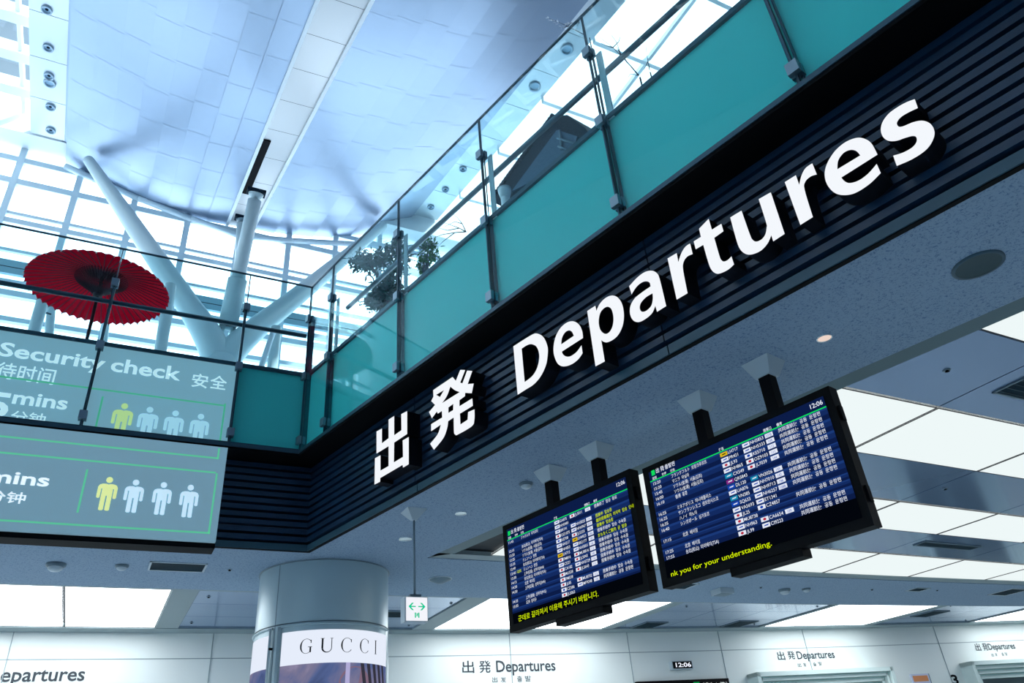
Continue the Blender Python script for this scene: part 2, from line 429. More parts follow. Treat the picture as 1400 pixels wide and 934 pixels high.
# =================================================================== CURTAIN WALL AND ROOF
YCW = 20.0
zt = lambda y: at_y(0, y, YCW).z
root = thing('window_1', (2, YCW, ZM), None, None); root['kind'] = 'structure'
b = MB()
for k in range(-5, 14):
    x = -4.503+k*1.535
    b.ab(x-.085, x+.085, YCW-.10, YCW+.10, ZM, 17.6)
for y, h, d in ((214, .09, .08), (245, .10, .09), (288.5, .05, .05), (300, .085, .08), (340, .05, .05), (385, .08, .08), (400, .09, .08), (436, .07, .08), (462, .07, .08), (490, .07, .08), (520, .07, .08)):
    z = zt(y); b.ab(-12, 17, YCW-d, YCW+d, z-h, z+h)
EDG = [(90, 224), (130, 242), (190, 268), (262, 296), (330, 320), (400, 326), (470, 330), (549, 336), (640, 330)]
for i in range(len(EDG)-1):                    # pale head beam that follows the hull
    b.tube([at_y(*EDG[i], YCW-.15)-Z*.10, at_y(*EDG[i+1], YCW-.15)-Z*.10], .10, 8)
b.build('window_frame', M_alu, root)
b = MB(); b.ab(-12, 17, YCW-.06, YCW+.06, zt(373), zt(354)); b.ab(-12, 17, YCW-.065, YCW-.055, zt(364.5), zt(363.6), 1)
b.build('spandrel_band', [mat('blue_grey_band', '#93b9c6', 0.5), M_seam], root)
b = MB(); b.ab(-12, 17, YCW-.01, YCW+.01, zt(246), 17.6); b.ab(-12, 17, YCW-.01, YCW+.01, zt(354), zt(246)); b.ab(-12, 17, YCW-.01, YCW+.01, ZM, zt(373))
b.build('pane', M_cglass, root)
b = MB(); b.ab(17, 22.2, YCW-.1, YCW+.1, ZM, 21); b.build('wall_front', M_shell, kind='structure')

# suspended hull ceiling: lines of its edges, level, fanning slightly towards the viewer
def edge(px0, px1):
    p0 = at_y(*px0, YCW); p1 = at_z(*px1, p0.z); d = (p1-p0)/(p1.y-p0.y)
    return lambda y: p0+d*(y-p0.y)
EL, ECL, ECR, ER = edge((90, 222), (98, 0)), edge((308, 308), (431, 0)), edge((347, 315), (512, 0)), edge((549, 313), (804, 0))
b = MB()
NR, NC = 26, 8
for side, (e0, e1) in enumerate(((EL, ECL), (ECR, ER))):
    for i in range(NC):
        for j in range(NR):
            stag = 0.28*((i*0.37) % 1)
            ya = YCW-0.02-j*1.13-(stag if j else 0); yb_ = YCW-0.02-(j+1)*1.13-stag
            da, db = (-.022, .0) if side == 0 else (.025, -.018)
            def P(u, y, dz):
                p = e0(y).lerp(e1(y), u); sag = -0.35*math.sin(math.pi*u)*(1 if side == 0 else 1); return p+Z*(dz+sag)
            u0, u1 = i/NC, (i+1)/NC; far, near = .002, -.002
            b.face([P(u0, ya, da+far), P(u1, ya, db+far), P(u1, yb_, db+near), P(u0, yb_, da+near)])
            b.face([P(u0, ya, .03), P(u1, ya, .03), P(u1, yb_, .03), P(u0, yb_, .03)])
    g0 = Vector((-.14, 0, 0)) if side == 0 else Vector((0, 0, 0)); g1 = Vector((.14, 0, 0)) if side == 1 else Vector((0, 0, 0))
    q0 = [e0(YCW)+g0, e1(YCW)+g1, e1(-10)+g1, e0(-10)+g0]
    b.hexa([p+Z*.12 for p in q0], [p+Z*.25 for p in q0])
b.build('ceiling', M_hull, kind='structure')
b = MB()                                       # flat strip along the keel with two bright fins
for j in range(26):
    y0 = YCW-.02-j*1.13; y1 = y0-1.13+.012
    b.face([ECL(y0)+Z*.02, ECR(y0)+Z*.02, ECR(y1)+Z*.02, ECL(y1)+Z*.02])
for ed, sg in ((ECL, 1), (ECR, -1)):
    a, c = ed(YCW), ed(-10); w = Vector((.09*sg, 0, 0))
    b.hexa([a-Z*.06, a+w-Z*.06, c+w-Z*.06, c-Z*.06], [a+Z*.05, a+w+Z*.05, c+w+Z*.05, c+Z*.05], 1)
b.hexa([ECL(YCW)+Z*.03, ECR(YCW)+Z*.03, ECR(-10)+Z*.03, ECL(-10)+Z*.03], [ECL(YCW)+Z*.3, ECR(YCW)+Z*.3, ECR(-10)+Z*.3, ECL(-10)+Z*.3], 2)
b.build('ceiling', [M_strip, M_white, M_seam], kind='structure')
# flat strips with downlights beside the hull
zL = EL(0).z+.15; zR = ER(0).z+.15
SL = lambda y: EL(y)+Vector((-.92, 0, .1)); SR = lambda y: ER(y)+Vector((.95, 0, .1))
b = MB()
for (ea, eb) in ((SL, lambda y: EL(y)+Vector((-.07, 0, .1))), (lambda y: ER(y)+Vector((.07, 0, .1)), SR)):
    for j in range(20):
        y0 = 19.2-j*1.45; y1 = y0-1.45+.015
        q = [ea(y0), eb(y0), eb(y1), ea(y1)]; b.hexa(q, [p+Z*.2 for p in q])
b.build('ceiling', M_stripw, kind='structure')
b = MB(); q = [SL(20.5)+Vector((-8, 0, -.2)), ER(20.5)+Vector((8, 0, -.2)), ER(19.25)+Vector((8, 0, -.2)), SL(19.25)+Vector((-8, 0, -.2))]
q = [Vector((p.x, p.y, 17.05)) for p in q]; b.hexa(q, [p+Z*1.6 for p in q]); b.build('ceiling', M_white, kind='structure')
# skylights on both sides: white rafters under glass
for nm, x0f, x1f in (('window_2', lambda y: -8.4, lambda y: SL(y).x), ('window_3', lambda y: SR(y).x, lambda y: 22.0)):
    root = thing(nm, ((x0f(8)+x1f(8))/2, 8, 17.4), None, None); root['kind'] = 'structure'
    b = MB()
    ys_ = [18.3-j*1.27 for j in range(22)] if nm == 'window_2' else [17.6-j*2.4 for j in range(7)]
    hw = .17 if nm == 'window_2' else .06
    for y in ys_: b.ab(x0f(y), x1f(y), y-hw, y+hw, 17.62 if nm == 'window_2' else 17.55, 18.0)
    for k in range(4):
        x = x0f(8)+(x1f(8)-x0f(8))*(k+.5)/4; b.ab(x-.05, x+.05, -9.5 if nm == 'window_2' else 2.6, 19.2, 17.7, 17.85)
    b.build('window_frame', M_white, root)
    b = MB(); b.ab(x0f(8), x1f(8)+1, -10 if nm == 'window_2' else 2.5, 19.3, 18.0, 18.02); b.build('pane', M_cglass, root)
b = MB(); b.ab(8.5, 22, -10, 2.5, 17.6, 18.0); b.ab(-12, -8.4, -10, 20.5, 17.6, 18.0); b.build('ceiling', M_stripw, kind='structure')  # unseen solid roof beside both skylights, added to block sun and sky

# =================================================================== DEPARTURES LETTERS
LO = 0.165                                     # letter faces in front of the fascia line
LET = [
 ('kanji_character', 'large white illuminated character 出 at the far left end of the fascia sign', 500, 550, 7.783, [
  '243,185 303,147 303,352 380,298 378,127 441,95 441,338 303,430 300,640 397,582 393,407 458,370 458,660 397,697 393,667 155,807 153,847 93,877 98,597 157,565 157,728 243,680 243,468 115,547 115,312 173,280 173,437 243,383']),
 ('kanji_character', 'large white illuminated character 発 between 出 and the letter D on the fascia', 570, 490, 6.67, [
  '148,290 325,170 355,205 395,105 440,107 395,222 415,228 458,112 505,115 463,235 518,230 500,318 440,315 438,345 388,382 388,437 505,365 510,433 392,505 397,603 462,560 467,490 525,465 524,560~ 500,620~ 370,697~ 350,695~ 338,672~ 335,540 285,573 275,640~ 240,730~ 155,835 120,780 190,690~ 218,605 130,665 130,600 230,540 228,480 190,505 182,485 137,547 110,490 165,425 130,390 150,350',
  '175,333 247,290 210,353', '305,258 345,290~ 390,308 230,408 275,340~', '287,448 332,415 330,472 287,498']),
 ('letter_d', 'large white illuminated capital letter D on the dark louvred fascia', 690, 440, 8.49, [
  '100,285 300,160~ 375,137~ 450,180~ 495,280~ 500,370~ 480,500~ 420,630~ 340,725~ 240,790~ 150,848', '197,312 260,272~ 310,260~ 365,285~ 395,350~ 400,430~ 375,540~ 320,630~ 232,700']),
 ('letter_e', 'white illuminated letter e between the D and the p of the fascia sign', 740, 400, 8.492, [
  '485,528 475,450~ 440,375~ 375,335~ 300,348~ 220,415~ 165,520~ 142,640~ 152,740~ 195,830~ 260,858~ 350,835~ 430,775~ 480,705 467,612 410,690~ 340,740~ 285,742~ 250,715~ 240,685', '232,602 240,530~ 275,465~ 320,440~ 355,455~ 378,503']),
 ('letter_p', 'white illuminated letter p on the dark louvred fascia', 740, 400, 8.492, [
  '533,215 628,153 640,212 680,130~ 745,65~ 820,35~ 890,60~ 940,140~ 960,265~ 945,385~ 895,490~ 830,550~ 765,578~ 725,572~ 697,553 738,800 630,858', '765,165~ 705,205~ 675,270~ 668,360~ 690,440~ 740,480~ 790,460~ 828,390~ 838,290~ 815,195~']),
 ('letter_a', 'white illuminated letter a on the dark louvred fascia', 850, 320, 7.185, [
  '73,513 150,430~ 220,378~ 290,360~ 345,385~ 375,450~ 437,708 347,765 330,705 300,775~ 240,830~ 170,865~ 115,850~ 83,790~ 85,710~ 125,635~ 190,580~ 283,515 275,480~ 245,465~ 200,475~ 145,520~ 97,593', '303,583 240,620~ 190,675~ 177,725~ 195,762~ 240,755~ 290,705~ 305,640~']),
 ('letter_r', 'white illuminated letter r between the a and the t of the fascia sign', 850, 320, 7.185, [
  '450,240 540,187 556,275 585,190~ 625,125~ 672,93 697,197 640,225~ 605,285~ 605,365~ 647,582 540,645']),
 ('letter_t', 'white illuminated letter t on the dark louvred fascia', 930, 270, 7.787, [
  '200,333 303,227 337,343 438,280 460,360 362,430 420,630~ 440,668~ 465,682~ 505,667~ 545,627 573,713 520,762~ 450,800~ 390,812~ 340,780~ 305,710~ 245,505 165,552 143,468 220,420']),
 ('letter_u', 'white illuminated letter u on the dark louvred fascia', 930, 270, 7.787, [
  '532,213 652,140 740,390~ 770,450~ 810,470~ 865,447~ 905,395~ 920,320~ 915,270~ 835,18 964,-55 1112,388 990,468 970,403 930,490~ 860,565~ 770,605~ 700,603~ 640,555~ 600,460~']),
 ('letter_r', 'white illuminated letter r between the u and the last e of the fascia sign', 1060, 170, 6.227, [
  '80,492 175,433 203,515 225,430~ 260,370~ 315,332 353,427 300,445~ 255,490~ 250,560~ 320,790 213,857']),
 ('letter_e', 'white illuminated letter e just before the final s of the fascia sign', 1060, 170, 6.227, [
  '870,258 820,165~ 765,125~ 695,115~ 600,150~ 510,225~ 445,325~ 420,420~ 440,510~ 500,580~ 580,603~ 680,585~ 800,510~ 898,415 863,337 790,420~ 710,478~ 635,500~ 590,485~ 562,453', '528,383 535,310~ 580,245~ 640,218~ 690,228~ 723,265']),
 ('letter_s', 'large white illuminated letter s at the near right end of the fascia sign', 1190, 125, 8.12, [
  '492,85 527,185 430,230~ 340,285~ 295,345~ 310,388~ 360,388~ 480,340~ 580,325~ 660,355~ 705,420~ 708,500~ 660,600~ 580,680~ 450,760~ 293,828 252,713 360,680~ 460,625~ 510,565~ 510,510~ 470,495~ 390,515~ 290,548~ 200,548~ 140,505~ 115,430~ 135,340~ 200,250~ 300,175~ 400,120~']),
]
for name, label, ox, oy, sc, cts in LET:
    C2 = [[a_sz(ox+x/sc, oy+y/sc, LO) for x, y in smooth_path(c)] for c in cts]
    ss = [p[0] for c in C2 for p in c]; zs = [p[1] for c in C2 for p in c]
    root = thing(name, FA((min(ss)+max(ss))/2, 0.04, min(zs)), label, 'letter', 'illuminated departures letters on the fascia')
    vs, fs = fill(C2); b = MB()
    bv = [b.bm.verts.new(FA(s, LO, z)) for s, z in vs]
    for f in fs: b.face([FA(*[vs[i][0], LO, vs[i][1]]) for i in f])
    b.build('letter_face', M_face, root, merge=True)
    b = MB()
    for c in C2:
        for i in range(len(c)):
            p, q = c[i], c[(i+1) % len(c)]
            b.face([FA(p[0], LO-.002, p[1]), FA(q[0], LO-.002, q[1]), FA(q[0], .036, q[1]), FA(p[0], .036, p[1])])
    b.build('letter_return', M_ret, root)

# =================================================================== GLASS BALUSTRADES
ZT, ZB = 5.015, 2.985
def clamp(parent, P, U, N, s=.066, h=.080):
    b = MB(); b.cbox(P+N*.022, U*s, Z*h, N*.03); b.cbox(P-N*.022, U*s, Z*h, N*.03); b.build('clamp', M_steel, parent)
def balustrade(name, label, F, U, N, joints, end, hand_z, hand0, is_a):
    root = thing(name, F(joints[0], GO, ZB), label, 'balustrade')
    js = list(joints)+[end]
    for i in range(len(js)-1):
        p, q = F(js[i]+.006, GO, 0), F(js[i+1]-.006, GO, 0); t = N*.016
        b = MB(); b.hexa([p-t/2+Z*ZB, q-t/2+Z*ZB, q+t/2+Z*ZB, p+t/2+Z*ZB], [p-t/2+Z*ZT, q-t/2+Z*ZT, q+t/2+Z*ZT, p+t/2+Z*ZT])
        b.build('glass_pane', M_glass, root)
    b = MB()                                    # dark polished upper edge of the panes
    p, q = F(js[0], GO, ZT), F(js[-1], GO, ZT); b.box(p-N*.009-Z*.012, q-p, N*.018, Z*.014); b.build('edge_strip', M_frame, root)
    b = MB(); p, q = F(hand0, GO-.12, hand_z), F(js[-1], GO-.12, hand_z); b.tube([p, q], .024); b.build('handrail', M_frame, root)
    b = MB(); p, q = F(js[0], GO-.010, ZB), F(js[-1], GO-.010, ZB); b.box(p, q-p, N*.03, Z*.035); b.build('base_channel', M_frame, root)
    for i, j in enumerate(joints):
        c = F(j, GO, 0)
        if i == 0 and not is_a: continue
        b = MB()
        b.cbox(c+Z*((ZT+ZB)/2), U*.010, Z*(ZT-ZB), N*.022)               # dark joint
        if i == 0:
            b.cbox(c-N*.03+Z*3.78, U*.05, Z*1.6, N*.05)
        elif is_a:
            for sg in (-1, 1): b.cbox(c+U*.017*sg-N*.035+Z*3.42, U*.009, Z*.86, N*.03); b.cbox(c+U*.012*sg-N*.02+Z*4.22, U*.004, Z*.72, N*.01)
            b.cbox(c+U*.055-N*.045+Z*4.22, U*.050, Z*.68, N*.012, 1)
        else:
            b.cbox(c-N*.03+Z*3.78, U*.026, Z*1.6, N*.03)
        po = b.build('post', [M_frame, M_white], root)
        for zc in (3.13, 3.86, 4.58):
            clamp(po, c+Z*zc, U, N)
    return root
sj = [KM*GO] + [KM*GO+v for v in (.50, 1.78, 3.052, 4.325, 5.60, 6.87, 8.14)]
balustrade('glass_balustrade', 'tall glass balustrade with teal base above the Departures lettering', FA, AD, AN, sj, 12.0, 4.43, KM*GO+.62, True)
BX = Vector((-1, 0, 0)); BN = Vector((0, -1, 0))
tj = [KM*GO] + [CC.x-v for v in (.752, -.501, -1.755, -3.0, -4.26)]
balustrade('glass_balustrade', 'glass balustrade with dark handrail in front of the red paper umbrella', FB, BX, BN, tj, 12.0, 4.43, KM*GO, False)

# =================================================================== WAITING-TIME SIGN
SG = GO-.045
M_sign = mat('sign_blue', '#6f9aa8', 0.4, emit='#83a8bb', es=0.52)
M_sgw = mat('sign_white', '#cfe4ee', 0.5, emit='#e6f0f4', es=0.92)
M_sgg = mat('sign_green', '#55b78f', 0.5, emit='#62d0a0', es=0.62)
M_sgy = mat('sign_yellow', '#c9d68a', 0.5, emit='#dbe596', es=0.85)
M_sgp = mat('sign_pale', '#b5d6e6', 0.5, emit='#c4e0ee', es=0.85)
t1 = b_tz(322, 530, SG)[0]
t2 = b_tz(304.5, 667, GO+.02)[0]
root = thing('waiting_time_sign', FB(2.6, SG, 2.1), 'large pale blue security check waiting time sign below the umbrella', 'sign')
M_signu = mat('sign_blue_bright', '#6f9aa8', 0.4, emit='#93b2c2', es=0.78)
b = MB(); b.box(FB(t1, SG-.02, 2.99), BX*(9-t1), Z*.90, BN*.02); up = b.build('upper_panel', M_signu, root)
zlo = b_tz(297, 742.5, GO+.02)[1]; zhi = 2.965
b = MB(); b.box(FB(t2, .05, zlo+.012), BX*(9-t2), Z*(zhi-zlo-.012), BN*(GO-.03)); b.box(FB(t2-.004, .03, zlo-.035), BX*(9-t2), Z*.045, BN*(GO-.06), 1)
lo = b.build('lower_panel', [M_sign, M_black], root)
TX = -BX                                       # reading direction
O1 = FB(0, SG+.0015, 0); O2 = FB(0, GO+.0215, 0)
def tzp(px, py, off): t, z = b_tz(px, py, off); return Vector((-t, z))
def sign_text(parent, string, off, BLp, BRp, TLp, m, bold=.012, name='lettering'):
    a, c, d = tzp(*BLp, off), tzp(*BRp, off), tzp(*TLp, off); b = MB()
    b.text(string, FB(0, off, 0), TX, Z, a.x, c.x, (a.y+c.y)/2, (a.y+c.y)/2+(d.y-a.y), bold=bold); b.build(name, m, parent)
def sign_line(parent, off, p, q, w, m):
    a, c = tzp(*p, off), tzp(*q, off); O = FB(0, off, 0)
    if abs(a.x-c.x) > abs(a.y-c.y): c.y = a.y = (a.y+c.y)/2
    else: c.x = a.x = (a.x+c.x)/2
    d = (c-a).normalized(); n = Vector((-d.y, d.x))*w/2; b = MB()
    P = lambda v: O+TX*v.x+Z*v.y+BN*.001
    b.face([P(a-n), P(c-n), P(c+n), P(a+n)]); b.build('border_line', m, parent)
def man(parent, off, foot, head, m):            # standing figure pictogram
    a, c = tzp(*foot, off), tzp(*head, off); h = c.y-a.y; O = FB(0, off, 0)+TX*((a.x+c.x)/2)+Z*a.y; b = MB()
    P = lambda x, y: O+TX*(x*h)+Z*(y*h)+BN*.002
    b.face([P(.085*math.cos(t*math.pi/9), .90+.088*math.sin(t*math.pi/9)) for t in range(18)])
    for sg in (-1, 1):
        b.face([P(0, .76), P(0, .44), P(.02*sg, .42), P(.02*sg, .02), P(.05*sg, 0), P(.11*sg, 0), P(.135*sg, .02), P(.135*sg, .64), P(.165*sg, .64), P(.165*sg, .37), P(.20*sg, .35), P(.24*sg, .36), P(.25*sg, .39), P(.25*sg, .68), P(.215*sg, .745), P(.15*sg, .775), P(.05*sg, .78)])
    b.build('person_pictogram', m, parent)
U1 = SG+.003; U2 = GO+.0225
sign_text(up, 'Security', U1, (-6, 493), (141, 511), (-6, 467), M_sgw, .022)
sign_text(up, 'check', U1, (150, 508), (246, 520.5), (150, 488.5), M_sgw, .022)
sign_text(up, '安', U1, (261, 529), (283, 531), (262, 510), M_sgw, .012)
sign_text(up, '全', U1, (286, 531), (309, 533), (287, 512.5), M_sgw, .012)
sign_text(up, '待时间', U1, (-9, 519), (73, 524), (-9, 496), M_sgw, .008)
sign_text(up, 'mins', U1, (15, 554), (91, 559), (17, 536), M_sgw, .022)
sign_text(up, '5', U1, (-24, 570), (8, 572), (-24, 534), M_sgw, .02)
sign_text(up, '分钟', U1, (12, 577), (60, 581), (14, 561), M_sgw, .008)
sign_line(up, U1, (-30, 513), (308, 553), .016, M_sgg); sign_line(up, U1, (308, 552), (300, 607), .016, M_sgg); sign_line(up, U1, (140, 542), (131, 587), .016, M_sgg)
for k, (hx, hy, fx, fy) in enumerate(((171, 551, 162, 597), (206, 556, 197, 602), (241, 561, 233, 606), (276, 565.5, 268, 610))):
    man(up, U1, (fx, fy), (hx, hy), M_sgy if k == 0 else M_sgp)
sign_line(lo, U2, (-20, 593), (298, 628), .016, M_sgg); sign_line(lo, U2, (299.6, 613), (297.6, 628), .016, M_sgg)
sign_line(lo, U2, (-20, 615), (295, 648), .016, M_sgg); sign_line(lo, U2, (295, 647), (287, 730), .016, M_sgg)
sign_line(lo, U2, (119.3, 641.8), (106, 701), .016, M_sgg); sign_line(lo, U2, (-20, 709), (287, 730), .016, M_sgg)
sign_text(lo, 'mins', U2, (-20, 660), (66, 665), (-18, 643), M_sgw, .022)
sign_text(lo, '分钟', U2, (-22, 686), (33, 689), (-20, 670), M_sgw, .008)
for k, (hx, hy, fx, fy) in enumerate(((151, 652, 141, 698), (187, 655.5, 178, 701), (225, 659, 217, 704), (262, 662.5, 254, 707.5))):
    man(lo, U2, (fx, fy), (hx, hy), M_sgy if k == 0 else M_sgp)

# =================================================================== FLIGHT INFORMATION DISPLAYS
M_s0 = glow('display_navy', '#0e2050', 0.8); M_s1 = glow('display_blue', '#152e68', 0.85); M_s2 = glow('display_bright_blue', '#1c3c7e', 0.9); M_sk = glow('display_black', '#03060d', 0.9)
M_tw = glow('display_white', '#e8eefc', 0.95); M_ty = glow('display_yellow', '#d8f000', 0.95); M_tg = glow('display_green', '#10e060', 0.95); M_to = glow('display_gold', '#e8c21c', 0.9); M_tr = glow('display_red', '#c02840', 0.9); M_tc = glow('display_cyan', '#1790b8', 0.9); M_tm = glow('display_purple', '#8a2c8a', 0.9); M_tb = glow('display_royal', '#1648b8', 0.9)
DM = [M_tw, M_ty, M_tg, M_to, M_tr, M_tc, M_tm, M_tb, M_sk]
def display(label, caps, corners, pad, rows, header, ticker, tick_px, nrow, colpx, row0, rowN, glabels):
    m0, m1 = at_z(*caps[0], ZC), at_z(*caps[1], ZC)
    U = Vector((.209, -.978, 0)).normalized(); N = Vector((U.y, -U.x, 0))
    P0 = m0+N*.075
    c = [at_plane(*q, P0, N) for q in corners]
    zt_, zb_ = (c[0].z+c[1].z)/2, (c[2].z+c[3].z)/2
    u0 = (c[0]-P0).dot(U)*.5+(c[3]-P0).dot(U)*.5; u1 = (c[1]-P0).dot(U)*.5+(c[2]-P0).dot(U)*.5
    O = Vector((P0.x, P0.y, zb_))+U*u0; w, h = u1-u0, zt_-zb_
    root = thing('flight_information_display', O+U*w/2-Vector((0, 0, 0)), label, 'screen', 'hanging flight information displays')
    b = MB(); b.box(O-N*.085, U*w, Z*h, N*.083)
    b.box(O+U*(w*.36)-N*.10-Z*.045, U*.47, Z*.05, N*.09)
    hs = b.build('housing', M_bezel, root)
    for zz in (.16, .74):
        b = MB(); b.box(O+U*(w+.001)+Z*(h*zz)-N*.06, U*.012, Z*.085, N*.035); b.build('latch', M_black, hs)
    pl, pr, pt, pb = pad
    Q = O+U*pl+Z*pb+N*.001; W_, H_ = w-pl-pr, h-pt-pb
    b = MB(); V = lambda u, v: Q+U*u+Z*v
    def uv(px, py):
        p = at_plane(px, py, Q, N)-Q; return p.dot(U), p.z
    b.face([V(0, 0), V(W_, 0), V(W_, H_), V(0, H_)], 3)
    v0, vN = uv(*row0)[1], uv(*rowN)[1]; pit = (v0-vN)/(nrow-1)
    vh = v0+pit*.62                             # green rule
    groups = []; k = 0
    sizes = glabels
    for g in sizes:
        groups.append((k, k+g)); k += g
    top = vh
    for (a, e_) in groups:
        ya, ye = vh-pit*(a-.0), vh-pit*e_
        for q in range(5):
            f0, f1 = ya+(ye-ya)*q/5, ya+(ye-ya)*(q+1)/5
            F = lambda u, v: Q+U*u+Z*v+N*.0006
            b.face([F(0, f1), F(W_, f1), F(W_, f0), F(0, f0)], (2, 1, 1, 0, 0)[q])
    F = lambda u, v: Q+U*u+Z*v+N*.0006
    b.face([F(0, vh), F(W_, vh), F(W_, H_), F(0, H_)], 0)
    sc = b.build('screen', [M_s0, M_s1, M_s2, M_sk], root)
    X = {kk: uv(*p)[0] for kk, p in colpx.items()}
    b = MB(); LN = .0015
    def put(s, u, v, hh, mi=0, bold=.012, sx=.9, anchor=0): return b.text_h(s, Q, U, Z, u, v, hh, mi, bold, LN, N, sx, anchor)
    def rect(a, c, d, e_, mi): 
        G = lambda u, v: Q+U*u+Z*v+N*.0010
        b.face([G(a, d), G(c, d), G(c, e_), G(a, e_)], mi)
    hh = pit*.56
    rect(0, W_, vh-.003, vh+.004, 2)
    rect(X['time'], X['time']+pit*.85, vh+pit*1.0, vh+pit*2.0, 2)
    put('出 発', X['time']+pit*1.15, vh+pit*1.2, pit*.72); put('출발편', X['time']+pit*3.4, vh+pit*1.2, pit*.7)
    put('12:06', W_-.012, H_-pit*1.25, pit*.78, anchor=1, sx=1)
    for kx, s2 in (('time', '定刻'), ('dest', '行先'), ('l1', '便名'), ('gate', '搭乗口'), ('stat', '備考')):
        put(s2, X[kx], vh+pit*.2, pit*.42, bold=.015)
    put('変更', X['time']+pit*2.4, vh+pit*.2, pit*.42, bold=.015)
    for i, r in enumerate(rows):
        v = v0-pit*i-hh*.5
        if r.get('t'): put(r['t'], X['time'], v, hh, sx=1.12, bold=.006)
        if r.get('n'): put(r['n'], X['time']+pit*2.2, v, hh, 1)
        if r.get('d'): put(r['d'], X['dest'], v, hh, bold=.006, sx=.8)
        for lk, fk, key in (('l1', 'f1', 'a'), ('l2', 'f2', 'b')):
            if r.get(key):
                s2 = r[key]; code = s2[:2]
                mi = {'LH': 3, 'CX': 5, 'VN': 5, 'QR': 6, 'SQ': 7, 'DL': 7}.get(code, 0)
                rect(X[lk], X[fk]-.006, v-hh*.12, v+hh*1.12, mi)
                um = (X[lk]+X[fk]-.006)/2
                dm = {'JL': 4, 'OZ': 4, 'KE': 7, 'CZ': 7, 'MU': 4, 'CA': 4, 'NH': 7, 'PR': 7, 'LH': 8, 'FM': 4}.get(code, 7 if mi == 0 else 0)
                if code in ('JL', 'CZ', 'KE', 'MU', 'CA', 'OZ', 'FM'):
                    b.face([Q+U*(um+.011*math.cos(a*.785))+Z*(v+hh*.5+.008*math.sin(a*.785))+N*.0014 for a in range(8)], dm)
                else:
                    G2 = lambda u, vv: Q+U*u+Z*vv+N*.0014
                    b.face([G2(um-.016, v+hh*.35), G2(um+.012, v+hh*.35), G2(um+.018, v+hh*.72), G2(um-.010, v+hh*.65)], dm)
                put(s2, X[fk], v, hh, sx=.98, bold=.006)
        if r.get('g'):
            rect(X['gate'], X['gate']+pit*1.55, v-hh*.12, v+hh*1.15, 0); put(r['g'], X['gate']+pit*.78, v+hh*.05, hh*.8, 7, bold=0, anchor=.5)
        if r.get('s'):
            put(r['s'], X['stat'], v, hh, 1 if r.get('y') else 0, bold=.006, sx=.92)
    a, c_, d = uv(*tick_px[0]), uv(*tick_px[1]), uv(*tick_px[2])
    b.text(ticker, Q, U, Z, a[0], c_[0], (a[1]+c_[1])/2, (a[1]+c_[1])/2+(d[1]-a[1]), 1, .006, LN, N)
    b.build('display_text', DM, sc)
    for m in (m0, m1):
        bp = MB(); pc = Vector((m.x, m.y, 0))
        bp.cbox(pc+Z*((ZC+zt_-.1)/2+.0), U*.075, N*.075, Z*(ZC-zt_+.1)); ho = bp.build('hanger', M_bezel, root)
        bp = MB(); q = lambda s_: [pc+U*a_*s_+N*b_*s_ for a_, b_ in ((-1, -1), (1, -1), (1, 1), (-1, 1))]
        bp.hexa([p+Z*(ZC-.10) for p in q(.052)], [p+Z*(ZC+.001) for p in q(.095)]); bp.build('ceiling_cap', M_off, ho)
CS = '共同運航便  공동  운항편'
R2 = [dict(t='15:20', d='フランクフルト  프랑크푸르트', a='LH717', b='NH5853', g='107B', s=CS), dict(t='15:20', d='マニラ  마닐라', a='PR421', b='NH5333', g='109', s=CS),
      dict(t='15:45', d='ソウル(金浦)  서울(김포)', a='JL93', b='KE5710', g='112', s=CS), dict(t='16:00', d='ソウル(金浦)  서울(김포)', a='NH865', b='OZ9103', g='111', s=CS),
      dict(t='16:10', d='香港  홍콩', a='CX549', b='JL7039', g='144', s=CS), dict(a='QR5843'),
      dict(t='16:25', d='ミネアポリス  미니애폴리스', a='DL120', b='VN3026', g='145', s=CS), dict(t='16:25', d='サンフランシスコ  샌프란시스코', a='UA876', b='NH7010', g='142', s=CS),
      dict(t='16:35', d='ハノイ  하노이', a='VN385', b='NH9713', g='146', s=CS), dict(t='16:40', d='シンガポール  싱가포르', a='SQ633', b='NH6257', g='108B', s=CS),
      dict(a='VA5693', b='ET1341'), dict(t='17:15', d='北京  베이징', a='JL25', b='CZ4857', s=CS), dict(a='MU8738'),
      dict(t='17:25', d='北京  베이징', a='NH963', b='CA6654', g='109', s=CS), dict(t='17:55', d='台北(松山)  타이베이(TSA)', a='JL99', b='CI9223', s=CS)]
z2 = lambda x, y: (870+x/3.221, 520+y/3.221)
display('larger black flight display nearest the viewer, first departure listed 15:20', [(953, 545), (1043, 497)], [(878, 640), (1136, 527), (1192, 722), (905, 803)],
        (.052, .045, .045, .052), R2, None, 'nk you for your understanding.', [(918, 788.5), (1057, 751), (918, 779)], 15,
        dict(time=z2(75, 455), dest=z2(155, 425), l1=z2(370, 335), f1=z2(405, 322), l2=z2(468, 295), f2=z2(503, 282), gate=z2(568, 255), stat=z2(627, 232)), z2(93, 450), z2(148, 780), (2, 2, 2, 1, 2, 2, 1, 1, 2))
ST = '搭乗手続中  탑승  수속중'; SB = '搭乗中  탑승중'
